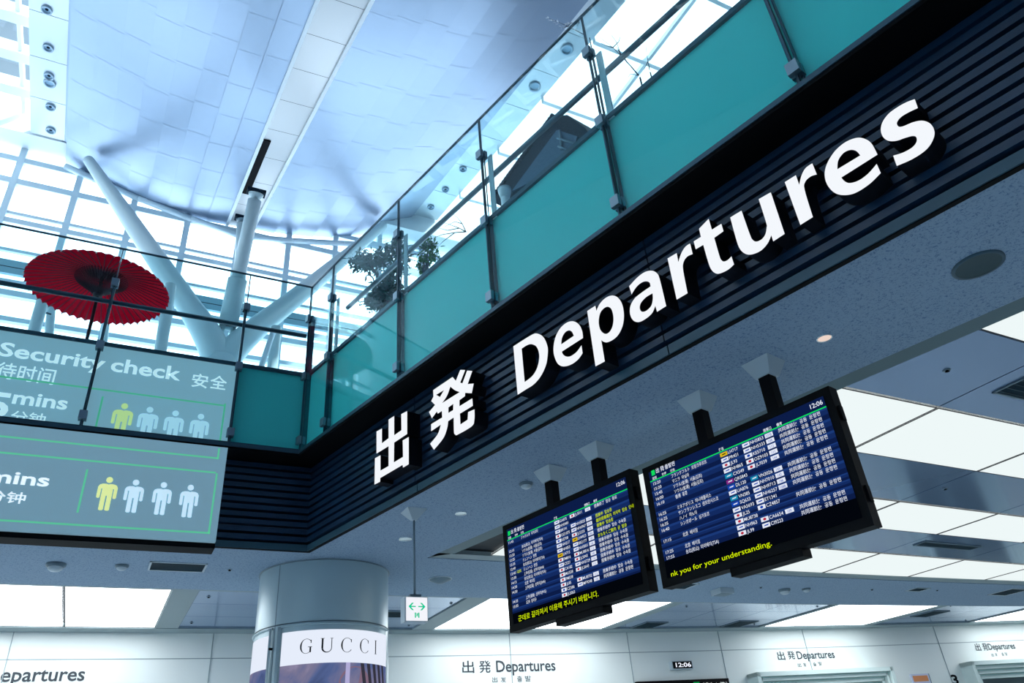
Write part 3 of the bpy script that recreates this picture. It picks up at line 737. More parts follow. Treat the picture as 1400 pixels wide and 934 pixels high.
R1 = [dict(t='11:45', d='ジャカルタ  자카르타', a='GA875', b='JL5011', g='143', s='搭乗終了  탑승  종료'), dict(a='NH5481'),
      dict(t='12:15', d='台北(松山)  타이베이(TSA)', a='BR191', b='NH5825', g='114', s=SB, y=1), dict(t='12:20', d='ソウル(金浦)  서울(김포)', a='OZ1075', b='NH6967', g='107A', s='最終搭乗案内  마지막  탑승  안내', y=1),
      dict(t='12:25', d='ソウル(金浦)  서울(김포)', a='KE708', b='JL5235', g='108', s=SB, y=1), dict(t='12:35', d='ミュンヘン  뮌헨', a='NH217', b='LH4923', g='108A', s=ST),
      dict(t='12:40', d='台北(松山)  타이베이(TSA)', a='NH853', b='BR2177', g='105', s='まもなくご案内  곧  탑승', y=1), dict(t='12:45', n='12:55', d='ミュンヘン  뮌헨', a='LH715', b='NH5851', g='106', s=ST),
      dict(t='13:30', d='上海(虹橋)  상하이(SHA)', a='FM816', b='MU8816', g='112', s=ST), dict(t='14:15', d='台北(松山)  타이베이(TSA)', a='CI221', b='JL5043', g='140', s=ST),
      dict(t='14:20', d='北京  베이징', a='CA182', b='NH5729', g='114', s=ST), dict(t='14:30', d='上海(虹橋)  상하이(SHA)', a='MU538', b='JL5643', g='111', s=ST), dict(a='FM538'),
      dict(t='14:35', d='上海(浦東)  상하이(PVG)', a='JL85', b='MU8702', g='113', s=ST), dict(t='15:05', d='広州  광저우', a='CZ386', b='MF9248', g='110', s=CS), dict(a='JL5063')]
z1 = lambda x, y: (670+x/3.461, 600+y/3.461)
display('farther black flight display beside it, first departure listed 11:45', [(752, 643), (815, 612)], [(686, 715), (862, 646), (888, 812), (697, 862)],
        (.052, .045, .045, .052), R1, None, '군데로 갈라져서 이용해 주시기 바랍니다.', [(709, 848.5), (819, 818), (709, 840)], 16,
        dict(time=z1(88, 492), dest=z1(147, 466), l1=z1(305, 402), f1=z1(330, 390), l2=z1(378, 372), f2=z1(403, 362), gate=z1(450, 342), stat=z1(494, 326)), z1(102, 488), z1(124, 815), (2, 2, 1, 2, 2, 1, 2, 1, 2, 1))

# =================================================================== LUMINOUS CEILING PANELS
def lumi(P, label, group, m):
    c = sum((Vector((x, y, 0)) for x, y in P), Vector())/len(P)
    root = thing('luminous_ceiling_panel', (c.x, c.y, ZP-.004), label, 'ceiling light', group)
    b = MB(); slab(b, P, ZP-.004, ZP+.012); b.build('diffuser', m, root)
    b = MB(); w = .006; n = len(P)              # thin metal edge
    for i in range(n):
        a, d = Vector((*P[i], 0)), Vector((*P[(i+1) % n], 0)); t = (d-a).normalized(); k = (c-a)-t*(c-a).dot(t); k.normalize()
        b.hexa([a+Z*(ZP-.008), d+Z*(ZP-.008), d+k*w+Z*(ZP-.008), a+k*w+Z*(ZP-.008)], [a+Z*(ZP+.014), d+Z*(ZP+.014), d+k*w+Z*(ZP+.014), a+k*w+Z*(ZP+.014)])
    b.build('edge_frame', M_seam, root)
ROWN = {9: 'farthest row, beside the beam with the detectors', 7: 'second row from the beam with the detectors', 5: 'third row from the beam with the detectors', 3: 'row at the upper right edge of the photo', 1: 'row overhead outside the photo'}
ORD = ['first', 'second', 'third', 'fourth', 'fifth', 'sixth', 'seventh', 'eighth', 'ninth', 'tenth', 'eleventh', 'twelfth']
for j in sorted(LUM, reverse=True):
    k = 0
    for i in range(1, len(XC)-1):
        P = cell(XC[i], XC[i+1], YR[j], YR[j+1], .009)
        if P:
            lumi(P, 'white luminous ceiling panel, %s from the left in the %s' % (ORD[k], ROWN[j]), 'luminous panels of the right coffer', M_panelf if j == 1 else M_panel); k += 1  # the overhead row is unseen, added and brighter to light the hall
def far(x0, x1): return [(x0, yf(x0)+.055), (x1, yf(x1)+.055), (x1, ybk(x1)-.02), (x0, ybk(x0)-.02)]
for x0, x1, lb in ((-4.4, -2.5, 'added unseen white luminous ceiling panel beyond the left edge of the photo'), (-2.48, -.46, 'bright white luminous panel cut by the left edge of the photo'), (-.44, .575, 'bright white luminous panel left of the round column, ending at the grey flange'),  # leftmost panel is out of view, added for its light
    (4.38, 5.72, 'bright white luminous panel above the wall lettering beside the round column'), (5.735, 7.24, 'bright white luminous panel partly behind the farther flight display'),
    (10.44, 12.68, 'bright white luminous panel over the doorway right of the digital clock'), (15.23, 17.6, 'bright white luminous panel at the far right over the farther doorway')):
    lumi(far(x0, x1), lb, 'luminous panels beside the rear wall', M_panelf)
for x0, x1 in ((-7, -5.2), (-9.6, -7.8)): lumi(far(x0, x1), 'added unseen white luminous ceiling panel beyond the left edge of the photo', 'added luminous panels outside the photo', M_panelf)  # two further unseen panels added to brighten the hall

# =================================================================== SMALL CEILING FITTINGS
UX, UY = Vector((1, 0, 0)), Vector((0, 1, 0))
def fit(px, py): p = at_z(px, py, ZC); return Vector((p.x, p.y, ZC))
M_chrome = mat('chrome', '#c8d4da', 0.12, 1.0); M_vent = mat('dark_vent', '#0f2a36', 0.7, spec=.08); M_grill = mat('grey_grille', '#2b4650', 0.6)
M_mgrey = mat('mid_grey_plastic', '#6d838f', 0.5)
def sprinkler(px, py, label, g='small dark ceiling sprinklers'):
    p = fit(px, py)+Z*(.021 if 'gloss' in label else 0); r = thing('sprinkler', p-Z*.04, label, 'sprinkler', g)
    b = MB(); b.lathe(p, [(0, .004), (.026, .001), (.022, -.003), (.010, -.004)], 16); b.build('rosette', M_mgrey, r)
    b = MB(); b.tube([p-Z*.002, p-Z*.010], .008, 8); b.lathe(p, [(0, -.009), (.014, -.010), (.014, -.013), (0, -.014)], 12); b.build('nozzle', M_black, r)
def downlight(px, py, label, rad, lit=None):
    p = fit(px, py); r = thing('downlight', p-Z*.006, label, 'downlight', 'recessed downlights in the soffit')
    b = MB(); b.lathe(p, [(rad*1.15, .001), (rad*1.13, -.006), (rad, -.006), (rad*.96, .0)], 28); b.build('trim_ring', M_chrome, r)
    b = MB(); b.lathe(p, [(rad, -.003), (rad*.7, -.0015), (.0, -.001)], 24); b.build('lamp', lit or M_chrome, r)
def dome(px, py, label, rad, group='round detectors on the soffit'):
    p = fit(px, py); r = thing('smoke_detector', p-Z*rad*.7, label, 'detector', group)
    b = MB(); b.lathe(p, [(rad, .001), (rad, -rad*.25), (rad*.8, -rad*.4)], 24); b.build('base', M_mgrey, r)
    b = MB(); b.lathe(p, [(rad*.78, -rad*.4), (rad*.7, -rad*.62), (rad*.45, -rad*.8), (0, -rad*.86)], 24); b.build('dome_cover', M_off, r)
def vent(px, py, label, lx, ly, ang=0.0, slots=5, group='rectangular air vents', mir=False):
    p = fit(px, py)+Z*(.020 if mir else 0); U = Vector((math.cos(ang), math.sin(ang), 0)); V = Vector((-U.y, U.x, 0)); r = thing('air_vent', p-Z*.012, label, 'vent', group)
    b = MB(); w = .018
    for sg in (-1, 1):
        b.cbox(p+V*(ly/2)*sg-Z*.004, U*(lx+w), V*w, Z*.008); b.cbox(p+U*(lx/2)*sg-Z*.004, U*w, V*(ly+w), Z*.008)
    b.build('frame', M_off if not mir else M_mgrey, r)
    b = MB(); b.cbox(p+Z*.0, U*lx, V*ly, Z*.004); b.build('duct_opening', M_vent, r)
    b = MB()
    for k in range(slots): b.cbox(p+V*ly*((k+.5)/slots-.5)-Z*.003, U*lx, V*.006, Z*.004)
    if slots: b.build('slats', M_grill, r)
# large speaker
p = fit(1337, 362); r = thing('ceiling_speaker', p-Z*.01, 'large dark green round speaker grille in the soffit below the letter s', 'speaker')
b = MB(); b.lathe(p, [(.125, .002), (.123, -.008), (.108, -.009)], 36); b.build('rim', M_trim, r)
b = MB(); b.lathe(p, [(.110, -.008), (.06, -.004), (0, -.002)], 36); b.build('grille', mat('speaker_grille', '#27434a', 0.6), r)
downlight(1127, 462, 'small lit warm downlight in the soffit above the nearer flight display', .04, glow('warm_lamp', '#f2d9cc', .95))
downlight(630, 702, 'small unlit chrome downlight in the soffit left of the farther display', .045)
downlight(554, 737, 'small unlit chrome downlight in the soffit above the round column', .055)
dome(719, 661, 'small white smoke detector beside the left hanger of the farther display', .055)
dome(77, 771, 'glass dome camera under the left soffit, leftmost of the fittings', .085)
dome(167, 773, 'small round detector between the dome camera and the rectangular vent', .06)
dome(1072, 806, 'round glass dome on the beam left of the small detector', .085)
dome(1102, 805, 'small round detector on the beam just right of the dome', .06)
vent(243, 775, 'dark rectangular air vent in the left soffit beside the column', .50, .30, 0, 0)
p = fit(602, 792); r = thing('ceiling_speaker', p-Z*.03, 'flat grey ceiling speaker between the exit sign and the farther display', 'speaker')
b = MB(); b.lathe(p, [(.13, .001), (.12, -.01), (.04, -.045), (0, -.048)], 28); b.build('cover', M_mgrey, r)
b = MB(); b.lathe(p, [(.135, .002), (.135, -.006), (.125, -.006)], 28); b.build('rim', M_off, r)
p = fit(987, 806); r = thing('junction_box', p-Z*.08, 'pale box fixed under the beam just right of the nearer display', 'box')
b = MB(); b.cbox(p-Z*.035, UX*.24, UY*.2, Z*.07); b.build('body', M_off, r)
b = MB(); b.cbox(p-Z*.072, UX*.2, UY*.16, Z*.006); b.build('lid', M_mgrey, r)
sprinkler(314, 779, 'tiny dark sprinkler on the left soffit right of the rectangular vent')
for x, y, l in ((1040, 803, 'beam beside the pale box'), (1192, 806, 'beam in the middle between two vents'), (1281, 807, 'beam right of the oval grille'),
                (1296, 510, 'near dark blue gloss panel below the long seam'), (1293, 671, 'blue gloss panel between two luminous rows'), (939, 831, 'gloss panels above the digital clock'),
                (1031.6, 855, 'gloss panels close to the wall right of the clock'), (1118, 831, 'gloss panel corner beside the bright right luminous panel'), (617, 827, 'gloss panel right of the exit sign'),
                (559, 857, 'gloss panel below the exit sign'), (285, 818.5, 'gloss panel left of the column, near the beam'), (261.6, 853.7, 'gloss panel left of the column, near the wall'), (1300, 830, 'gloss panel at right near the beam'), (1321, 850, 'gloss panel at right near the wall')):
    sprinkler(x, y, 'tiny dark sprinkler in the %s' % l)
vent(1255, 806, 'oval grey grille on the beam between two sprinklers', .30, .20, 0, 4)
vent(1379, 809.5, 'dark square air vent at the right end of the beam', .45, .42, 0, 5)
vent(931, 801, 'dark vent on the beam just below the nearer display', .35, .3, 0, 4)
vent(887, 857, 'dark square air vent in the gloss ceiling above the digital clock', .42, .5, 0, 5, mir=True)
vent(1011, 855, 'dark square air vent in the gloss ceiling right of the digital clock', .42, .5, 0, 5, mir=True)
vent(1272, 841, 'dark square air vent in the rightmost gloss ceiling strip', .42, .5, 0, 5, mir=True)
vent(541, 842, 'dark air vent in the gloss ceiling half hidden behind the exit sign', .62, .36, 0, 4, mir=True)
vent(1297, 748.5, 'long narrow air vent in the gloss strip between the farthest luminous rows', 1.05, .16, 0, 2, mir=True)
vent(1404, 536, 'black slotted vent at the right edge in the near gloss panel', .40, .22, 0, 4, mir=True)

# =================================================================== ROUND COLUMN WITH POSTERS
CX, CY, CR = 2.017, 8.114, .668
def at_cyl(px, py, r):
    d = ray(px, py); a = d.x**2+d.y**2; bq = -2*(d.x*CX+d.y*CY); c = CX**2+CY**2-r*r
    dis = max(bq*bq-4*a*c, 0); t = (-bq-math.sqrt(dis))/(2*a); p = d*t
    return math.atan2(p.y-CY, p.x-CX), p.z
CV = Vector((CX, CY, 0))
root = thing('round_column', (CX, CY, ZF), 'round grey metal-clad column with curved light-box posters under the corner', 'column')
zs1 = at_cyl(455, 848.5, CR)[1]; zs2 = zs1-.04
b = MB(); b.lathe(CV, [(CR, ZC+.002), (CR, zs1+.006)], 72); b.lathe(CV, [(CR-.008, zs1+.006), (CR-.008, zs1-.006)], 72, 1); b.lathe(CV, [(CR, zs1-.006), (CR, ZF)], 72)
aS = at_cyl(381, 800, CR)[0]
b.lathe(CV, [(CR+.001, ZC), (CR+.001, ZF)], 1, 1, aS-.007, aS+.007)
b.lathe(CV, [(CR+.012, ZC-.002), (CR+.012, ZC-.012), (CR, ZC-.012)], 72, 1)
M_clad = mat('column_cladding', '#b4c9d0', 0.34, 0.2); b.build('cladding', [M_clad, M_mgrey], root)
M_pw = glow('poster_white', '#e6edfb', 1.0)
def poster(a0, a1, name, main):
    b = MB(); zt2 = zs1-.055
    for r0, c0, c1, z0, z1 in ((CR+.02, a0-.07, a1+.07, zt2+.025, zs1-.02), (CR+.02, a0-.07, a0-.015, ZF+.5, zt2+.03), (CR+.02, a1+.015, a1+.07, ZF+.5, zt2+.03)):
        b.lathe(CV, [(CR-.01, z1), (r0, z1), (r0, z0), (CR-.01, z0)], 28, 0, c0, c1)
    fr = b.build('light_box_frame', M_clad, root)
    zw = at_cyl(458, 906, CR)[1]; zt2 = at_cyl(458, 860.5, CR)[1]
    b = MB(); b.lathe(CV, [(CR+.006, zt2), (CR+.006, zw)], 32, 0, a0, a1); b.build('poster_header', M_pw, root, 'glowing white poster header')
    m = bpy.data.materials.get('poster_art') or None
    if m is None:
        m = bpy.data.materials.new('poster_art'); m.use_nodes = True; n = m.node_tree.nodes; L = m.node_tree.links; n.clear()
        t = n.new('ShaderNodeTexCoord'); z = n.new('ShaderNodeTexNoise'); z.inputs['Scale'].default_value = 3.2; z.inputs['Detail'].default_value = 5; z.inputs['Distortion'].default_value = .6
        r = n.new('ShaderNodeValToRGB'); r.color_ramp.elements[0].color = lin('#25273f'); r.color_ramp.elements[0].position = .25; r.color_ramp.elements[1].color = lin('#b9aed0'); r.color_ramp.elements[1].position = .8
        x = r.color_ramp.elements.new(.42); x.color = lin('#586a9c'); x = r.color_ramp.elements.new(.6); x.color = lin('#85809f')
        e_ = n.new('ShaderNodeEmission'); e_.inputs[1].default_value = .85; o = n.new('ShaderNodeOutputMaterial')
        L.new(t.outputs['Object'], z.inputs['Vector']); L.new(z.outputs[0], r.inputs[0]); L.new(r.outputs[0], e_.inputs[0]); L.new(e_.outputs[0], o.inputs[0])
    b = MB(); b.lathe(CV, [(CR+.006, zw), (CR+.006, ZF+.55)], 32, 0, a0, a1); pi = b.build('poster_picture', m, root)
    def cp(a, z, r=CR+.009): return Vector((CX+r*math.cos(a), CY+r*math.sin(a), z))
    if main:
        W2 = a1-a0; b = MB(); A_ = lambda f: a0+W2*f
        for k in range(5):                      # pleated dark stripes at the right
            f = .64+k*.062
            pts = [(f+.05*t_, zw-.002-.34*t_) for t_ in (0, .25, .5, .75, 1)]
            for q in range(4):
                (f0, y0), (f1, y1) = pts[q], pts[q+1]
                b.face([cp(A_(f0), y0), cp(A_(f0+.034), y0), cp(A_(f1+.034), y1), cp(A_(f1), y1)])
        b.build('poster_stripes', glow('poster_stripe', '#3b3a48', .8), root)
        b = MB()
        pts = [cp(A_(.60+.14*math.cos(t_)), zw-.20+.17*math.sin(t_), CR+.0085) for t_ in [2*math.pi*k/28 for k in range(28)]]
        b.face(pts); b.build('poster_shape', glow('poster_rose', '#8d7288', .8), root)
        b = MB(); f = .515
        b.face([cp(A_(f), zw), cp(A_(f+.035), zw), cp(A_(f+.03), zw-.5), cp(A_(f-.01), zw-.5)]); b.build('poster_highlight', glow('poster_pale', '#b9b4e0', .9), root)
        # thin-and-thick roman capitals
        b = MB()
        def ring(cx, cz, rx, rz, g0, g1):
            n = 40
            for k in range(n):
                t0, t1_ = g0+(g1-g0)*k/n, g0+(g1-g0)*(k+1)/n
                th = lambda t_: .10+.13*max(0, -math.cos(t_))**1.5 + .03*max(0, math.cos(t_))
                q = [(cx+rx*math.cos(t0), cz+rz*math.sin(t0)), (cx+rx*math.cos(t1_), cz+rz*math.sin(t1_)),
                     (cx+(rx-th(t1_)*rz)*math.cos(t1_), cz+(rz-.055*rz)*math.sin(t1_)), (cx+(rx-th(t0)*rz)*math.cos(t0), cz+(rz-.055*rz)*math.sin(t0))]
                b.face([cp(A0+x/CR, z) for x, z in q])
        def rc(x0, x1, z0, z1): b.face([cp(A0+x/CR, z) for x, z in ((x0, z0), (x1, z0), (x1, z1), (x0, z1))])
        zb, ztp = at_cyl(453, 892, CR)[1], at_cyl(453, 872.5, CR)[1]; h = ztp-zb
        cxs = [at_cyl(px, 885, CR)[0] for px in (419, 447, 474, 498, 512.5)]
        for ch, a_ in zip('GUCCI', cxs):
            A0 = a_
            if ch in 'GC':
                ring(0, zb+h/2, h*.46, h*.52, math.radians(40), math.radians(322))
                rc(h*.30, h*.36, zb+h*.70, zb+h*.92)
                if ch == 'G': rc(h*.24, h*.36, zb+h*.06, zb+h*.44); rc(h*.12, h*.42, zb+h*.42, zb+h*.46)
            elif ch == 'U':
                rc(-h*.40, -h*.27, zb+h*.3, ztp); rc(h*.30, h*.355, zb+h*.3, ztp); rc(-h*.48, -h*.19, ztp-h*.03, ztp); rc(h*.22, h*.44, ztp-h*.03, ztp)
                for k in range(12):
                    t0, t1_ = math.pi*(1+k/12), math.pi*(1+(k+1)/12)
                    f = lambda t_, o: (((-.02+.375*math.cos(t_)) if o else (.015+.285*math.cos(t_)))*h, zb+h*.31+((.33 if o else .27)*math.sin(t_))*h)
                    q = [f(t0, 1), f(t1_, 1), f(t1_, 0), f(t0, 0)]; b.face([cp(A0+x/CR, z) for x, z in q])
            else:
                rc(-h*.06, h*.06, zb, ztp); rc(-h*.13, h*.13, zb, zb+h*.03); rc(-h*.13, h*.13, ztp-h*.03, ztp)
        b.build('lettering', mat('poster_ink', '#15161c', 0.6), root)
aL, aR = at_cyl(384, 890, CR)[0], at_cyl(527, 890, CR)[0]
poster(aL+.01, aR, 'main', True)
aL2 = at_cyl(369, 890, CR)[0]
poster(aL2-1.9, aL2-.03, 'side', False)
b = MB(); b.tube([CV+Vector((math.cos(aS-.03)*(CR+.0), math.sin(aS-.03)*CR, 1.30)), CV+Vector((math.cos(aS-.03)*(CR+.03), math.sin(aS-.03)*(CR+.03), 1.30))], .012, 10); b.build('lock', M_black, root)

# =================================================================== HANGING EXIT SIGN
p = fit(568, 696); ys = p.y
c0, c1, c2 = at_y(555.5, 848.5, ys), at_y(584.5, 848.5, ys), at_y(555.5, 816.5, ys)
root = thing('exit_direction_sign', Vector((p.x, ys, c0.z)), 'small lit white exit sign with green arrows hanging from a thin rod', 'sign')
w, h = c1.x-c0.x, c2.z-c0.z; xm = (c0.x+c1.x)/2
b = MB(); b.ab(xm-w/2-.012, xm+w/2+.006, ys+.004, ys+.10, c0.z-.008, c2.z+.006); b.build('sign_case', M_off, root)
b = MB(); b.ab(xm-w/2, xm+w/2, ys-.002, ys+.004, c0.z, c2.z); fc = b.build('sign_face', glow('sign_face_light', '#f3f4fb', 1.0), root)
b = MB(); O = Vector((xm, ys-.004, c0.z))
P = lambda x, z: O+UX*(x*w)+Z*(z*h)
for sg in (-1, 1):
    b.face([P(.06*sg, .575), P(.30*sg, .575), P(.30*sg, .625), P(.06*sg, .625)])
    b.face([P(.40*sg, .60), P(.24*sg, .76), P(.15*sg, .76), P(.28*sg, .625), P(.28*sg, .575), P(.15*sg, .44), P(.24*sg, .44)])
b.face([P(-.11, .12), P(-.05, .12), P(-.05, .34), P(-.11, .34)]); b.face([P(.05, .12), P(.11, .12), P(.11, .34), P(.05, .34)])
b.face([P(-.03, .18), P(.02, .18), P(.04, .30), P(-.02, .32)])
b.build('arrows', glow('sign_green_light', '#00d6a0', .85), fc)
b = MB(); b.ab(xm-w*.26, xm+w*.26, ys+.02, ys+.08, c2.z+.006, c2.z+.03); b.tube([Vector((xm, ys+.05, c2.z+.02)), Vector((xm, ys+.05, ZC-.05))], .009, 10); rd = b.build('rod', M_mgrey, root)
b = MB(); q = lambda s_: [Vector((xm+a_*s_, ys+.05+b_*s_, 0)) for a_, b_ in ((-1, -1), (1, -1), (1, 1), (-1, 1))]
b.hexa([v+Z*(ZC-.085) for v in q(.02)], [v+Z*(ZC+.001) for v in q(.09)]); b.build('ceiling_cap', M_off, rd)

# =================================================================== REAR WALL: LETTERING, CLOCK, SIGNS, DOORWAYS
def wall_text(items, name, label, mi=M_tex['ink'], group='departures lettering on the rear wall'):
    root = None
    for s_, BLp, BRp, TLp, bold in items:
        a = at_wall(*BLp); c = at_wall(*BRp); d = at_wall(*TLp); t = (c-a); t.z = 0; wd = t.length; t.normalize(); n = Vector((t.y, -t.x, 0))
        if root is None and len(items) > 1: root = thing(name, a, label, 'lettering', group)
        b = MB(); b.text(s_, Vector((a.x, a.y, 0))+n*.006, t, Z, 0, wd, (a.z+c.z)/2, (a.z+c.z)/2+(d.z-a.z), 0, bold)
        if root is None: return b.build(name, mi, None, label, 'lettering', group)
        b.build('word' if len(s_) > 1 else 'character', mi, root)
    return root
wall_text([('出', (632, 921), (648.5, 920), (632, 904), .01), ('発', (655, 920.5), (671.5, 920), (655, 903.5), .01), ('Departures', (679, 926), (760, 920.5), (679, 905), .015),
           ('出', (673, 933), (680, 933), (673, 925.5), 0), ('发', (684.5, 933), (692, 933), (684.5, 925.5), 0), ('출', (707, 932.5), (714, 932), (707, 924.5), 0), ('발', (718, 932), (726, 931.5), (718, 924), 0)],
          'departures_lettering', 'dark departures lettering on the wall just right of the round column')
wall_text([('出', (1064, 903), (1074, 902.5), (1063.5, 891), .01), ('発', (1078, 902), (1088, 901.5), (1077.5, 890.5), .01), ('Departures', (1092, 907.5), (1142, 901), (1092, 893), .015),
           ('出', (1091, 912.5), (1096, 912), (1091, 907), 0), ('发', (1098.5, 912), (1103, 911.5), (1098.5, 906.5), 0), ('출', (1112, 911), (1116.5, 910.8), (1112, 905.7), 0), ('발', (1119.5, 910.5), (1124, 910), (1119.5, 905), 0)],
          'departures_lettering', 'dark departures lettering on the wall above the doorway right of the clock')
wall_text([('出', (1335, 890.5), (1342, 890), (1334.5, 880), .01), ('発', (1345, 890), (1352, 889.5), (1344.5, 879.5), .01), ('Departures', (1354, 893.5), (1389, 888), (1354, 882), .015),
           ('出', (1356, 898), (1359, 897.7), (1356, 893.5), 0), ('发', (1361, 897.5), (1364, 897.3), (1361, 893), 0), ('출', (1370, 897), (1373, 896.7), (1370, 892.4), 0), ('발', (1374.5, 896.6), (1378, 896.3), (1374.5, 892), 0)],
          'departures_lettering', 'dark departures lettering above the farthest doorway at the right edge')
wall_text([('Departures', (-26, 943), (114, 934), (-26, 916.5), .015), ('発', (-66, 936), (-37, 935), (-66, 911), .01)], 'departures_lettering', 'dark departures lettering cut by the left edge, left of the round column')
wall_text([('3', (1303.5, 937), (1312, 936.5), (1303.5, 922.5), .03)], 'door_number', 'black number 3 on the wall beside the farthest doorway', M_black, 'door numbers')
# clock
a, c, d = at_wall(916, 917), at_wall(943.5, 915.5), at_wall(916, 905.5); t, n = wfr(a.x); w = (c-a).length; h = d.z-a.z
root = thing('digital_clock', Vector((a.x, a.y, a.z)), 'small black digital wall clock reading 12:06', 'clock')
O = Vector((a.x, a.y, (a.z+c.z)/2))
b = MB(); b.box(O-n*.002, t*w, Z*h, n*.10); b.build('case', M_off, root)
b = MB(); b.box(O+n*.0985+t*.012+Z*.012, t*(w-.024), Z*(h-.024), n*.004); fc = b.build('clock_face', M_black, root)
b = MB(); b.text('12:06', O+n*.105, t, Z, w*.16, w*.92, h*.24, h*.78, 0, .02); b.build('digits', glow('clock_digit', '#eef2ff', 1.1), fc)
# black guidance board
a, c = at_wall(889, 933), at_wall(993, 927.3); t, n = wfr(a.x); w = (c-a).length; zt3 = (a.z+c.z)/2
root = thing('guide_board', Vector((a.x, a.y, zt3-.32)), 'black guide board with white writing and a green square below the clock', 'sign')
O = Vector((a.x, a.y, zt3-.32))-t*.3+n*.012
b = MB(); b.box(O, t*(w+.3), Z*.32, n*.06); b.build('board', M_bezel, root)
b = MB(); O2_ = O+t*.3+n*.063
b.face([O2_+t*(w*.52)+Z*.13, O2_+t*(w*.60)+Z*.13, O2_+t*(w*.60)+Z*.28, O2_+t*(w*.52)+Z*.28]); b.build('green_square', glow('board_green', '#11994f', .8), root)
b = MB(); b.text('出発ゲートご案内', O2_, t, Z, w*.64, w*.975, .14, .27, 0, .02); b.build('lettering', glow('board_white', '#dfe8ea', .85), root)
# notice poster
a, c = at_wall(1243, 922.5), at_wall(1267, 921); t, n = wfr(a.x); w = (c-a).length; O = Vector((a.x, a.y, a.z-.55))
root = thing('notice_poster', O, 'small pale notice poster with orange heading between the two doorways', 'poster')
b = MB(); b.box(O, t*w, Z*.55, n*.03); b.build('board', mat('notice_white', '#c9cfe6', 0.4), root)
b = MB(); b.face([O+n*.032+t*w*.08+Z*.42, O+n*.032+t*w*.92+Z*.42, O+n*.032+t*w*.92+Z*.52, O+n*.032+t*w*.08+Z*.52]); b.build('heading', mat('notice_orange', '#d98a55', 0.5), root)
b = MB()
for k in range(7):
    u, v = .12+.11*k, .10+.22*((k*.61) % 1); b.face([O+n*.032+t*w*u+Z*v, O+n*.032+t*w*(u+.06)+Z*v, O+n*.032+t*w*(u+.06)+Z*(v+.09), O+n*.032+t*w*u+Z*(v+.09)])
b.build('printed_figures', mat('notice_blue', '#6c74b8', 0.5), root)
b = MB(); b.box(O+t*w, t*.02, Z*.55, n*.032); b.build('edge', M_mgrey, root)
# two portal doorways
M_trimw = mat('portal_trim', '#cfe0de', 0.35); M_grt = mat('portal_glass', '#b9dcd8', 0.2)
for nm, pa, pb in (('door_1', (1021, 924), (1204, 913.7)), ('door_2', (1311, 908), (1452, 900))):
    a = at_wall(*pa); c = at_wall(*pb); t = (c-a); t.z = 0; w = t.length; t.normalize(); n = Vector((t.y, -t.x, 0)); zt4 = (a.z+c.z)/2
    root = thing(nm, Vector((a.x, a.y, ZF)), None, None); root['kind'] = 'structure'
    O = Vector((a.x, a.y, 0)); H = zt4-ZF
    b = MB()
    for k, (ins, dep, th) in enumerate(((0, .30, .07), (.09, .24, .05), (.17, .18, .05), (.25, .12, .05))):
        b.box(O+t*ins+Z*ZF, t*th, Z*(H-ins), n*dep); b.box(O+t*(w-ins-th)+Z*ZF, t*th, Z*(H-ins), n*dep); b.box(O+t*ins+Z*(zt4-ins-th), t*(w-2*ins), Z*th, n*dep)
    b.build('portal_frame', M_trimw, root)
    b = MB()
    for k, ins in enumerate((.07, .14, .22)): b.box(O+t*ins+Z*(zt4-ins-.05), t*(w-2*ins), Z*.045, n*(.235-.06*k))
    b.build('header_glass', M_grt, root)
    b = MB(); b.box(O+t*.28+Z*ZF, t*(w-.56), Z*(H-.28), n*.02); b.build('door_leaf', mat('door_grey', '#55666a', 0.4), root)
    b = MB()
    for k in range(2): b.box(O+t*(.28+(w-.56)*(k*.5+.06))+Z*(ZF+.3), t*((w-.56)*.38), Z*(H-.75), n*.028)
    b.build('door_glass', mat('door_glazing', '#3c4a50', 0.15), root)

# =================================================================== RED PAPER UMBRELLA
YU = 9.6
ctr = at_y(135, 397, YU); RU = (at_y(236, 405, YU)-at_y(34, 385, YU)).length/2
root = thing('paper_umbrella', Vector((ctr.x, YU, ZM)), 'large red japanese paper umbrella open behind the left balustrade', 'umbrella')
def mred(name, color, tr):
    m = bpy.data.materials.new(name); m.use_nodes = True; n = m.node_tree.nodes; L = m.node_tree.links; n.clear()
    d = n.new('ShaderNodeBsdfDiffuse'); d.inputs[0].default_value = lin(color); t = n.new('ShaderNodeBsdfTranslucent'); t.inputs[0].default_value = lin(tr)
    x = n.new('ShaderNodeMixShader'); x.inputs[0].default_value = .45; o = n.new('ShaderNodeOutputMaterial')
    L.new(d.outputs[0], x.inputs[1]); L.new(t.outputs[0], x.inputs[2]); L.new(x.outputs[0], o.inputs[0]); return m
M_paper = mred('red_umbrella_paper', '#a30014', '#d2001c')
NRIB = 54; b = MB(); CU = Vector((ctr.x, YU, ctr.z))
def up(a, r, dz=0):                            # canopy surface: shallow cone
    return CU+Vector((r*math.cos(a), r*math.sin(a), .30*(1-r/RU)+dz))
for k in range(NRIB):
    a0, am, a1 = [2*math.pi*(k+f)/NRIB for f in (0, .5, 1)]
    for q in range(5):
        r0, r1 = RU*(.03+.97*q/5), RU*(.03+.97*(q+1)/5)
        s0, s1 = .022*r0/RU, .022*r1/RU
        R1 = r1*(.985 if q == 4 else 1)
        b.face([up(a0, r0), up(am, r0, s0), up(am, R1, s1), up(a0, r1)]); b.face([up(am, r0, s0), up(a1, r0), up(a1, r1), up(am, R1, s1)])
can = b.build('canopy', M_paper, root)
b = MB()
for k in range(NRIB):
    a = 2*math.pi*k/NRIB; b.tube([up(a, .04, -.012), up(a, RU*.5, -.012), up(a, RU*.995, -.008)], .0055, 5)
b.build('ribs', M_rib, root, kind='stuff')
b = MB()
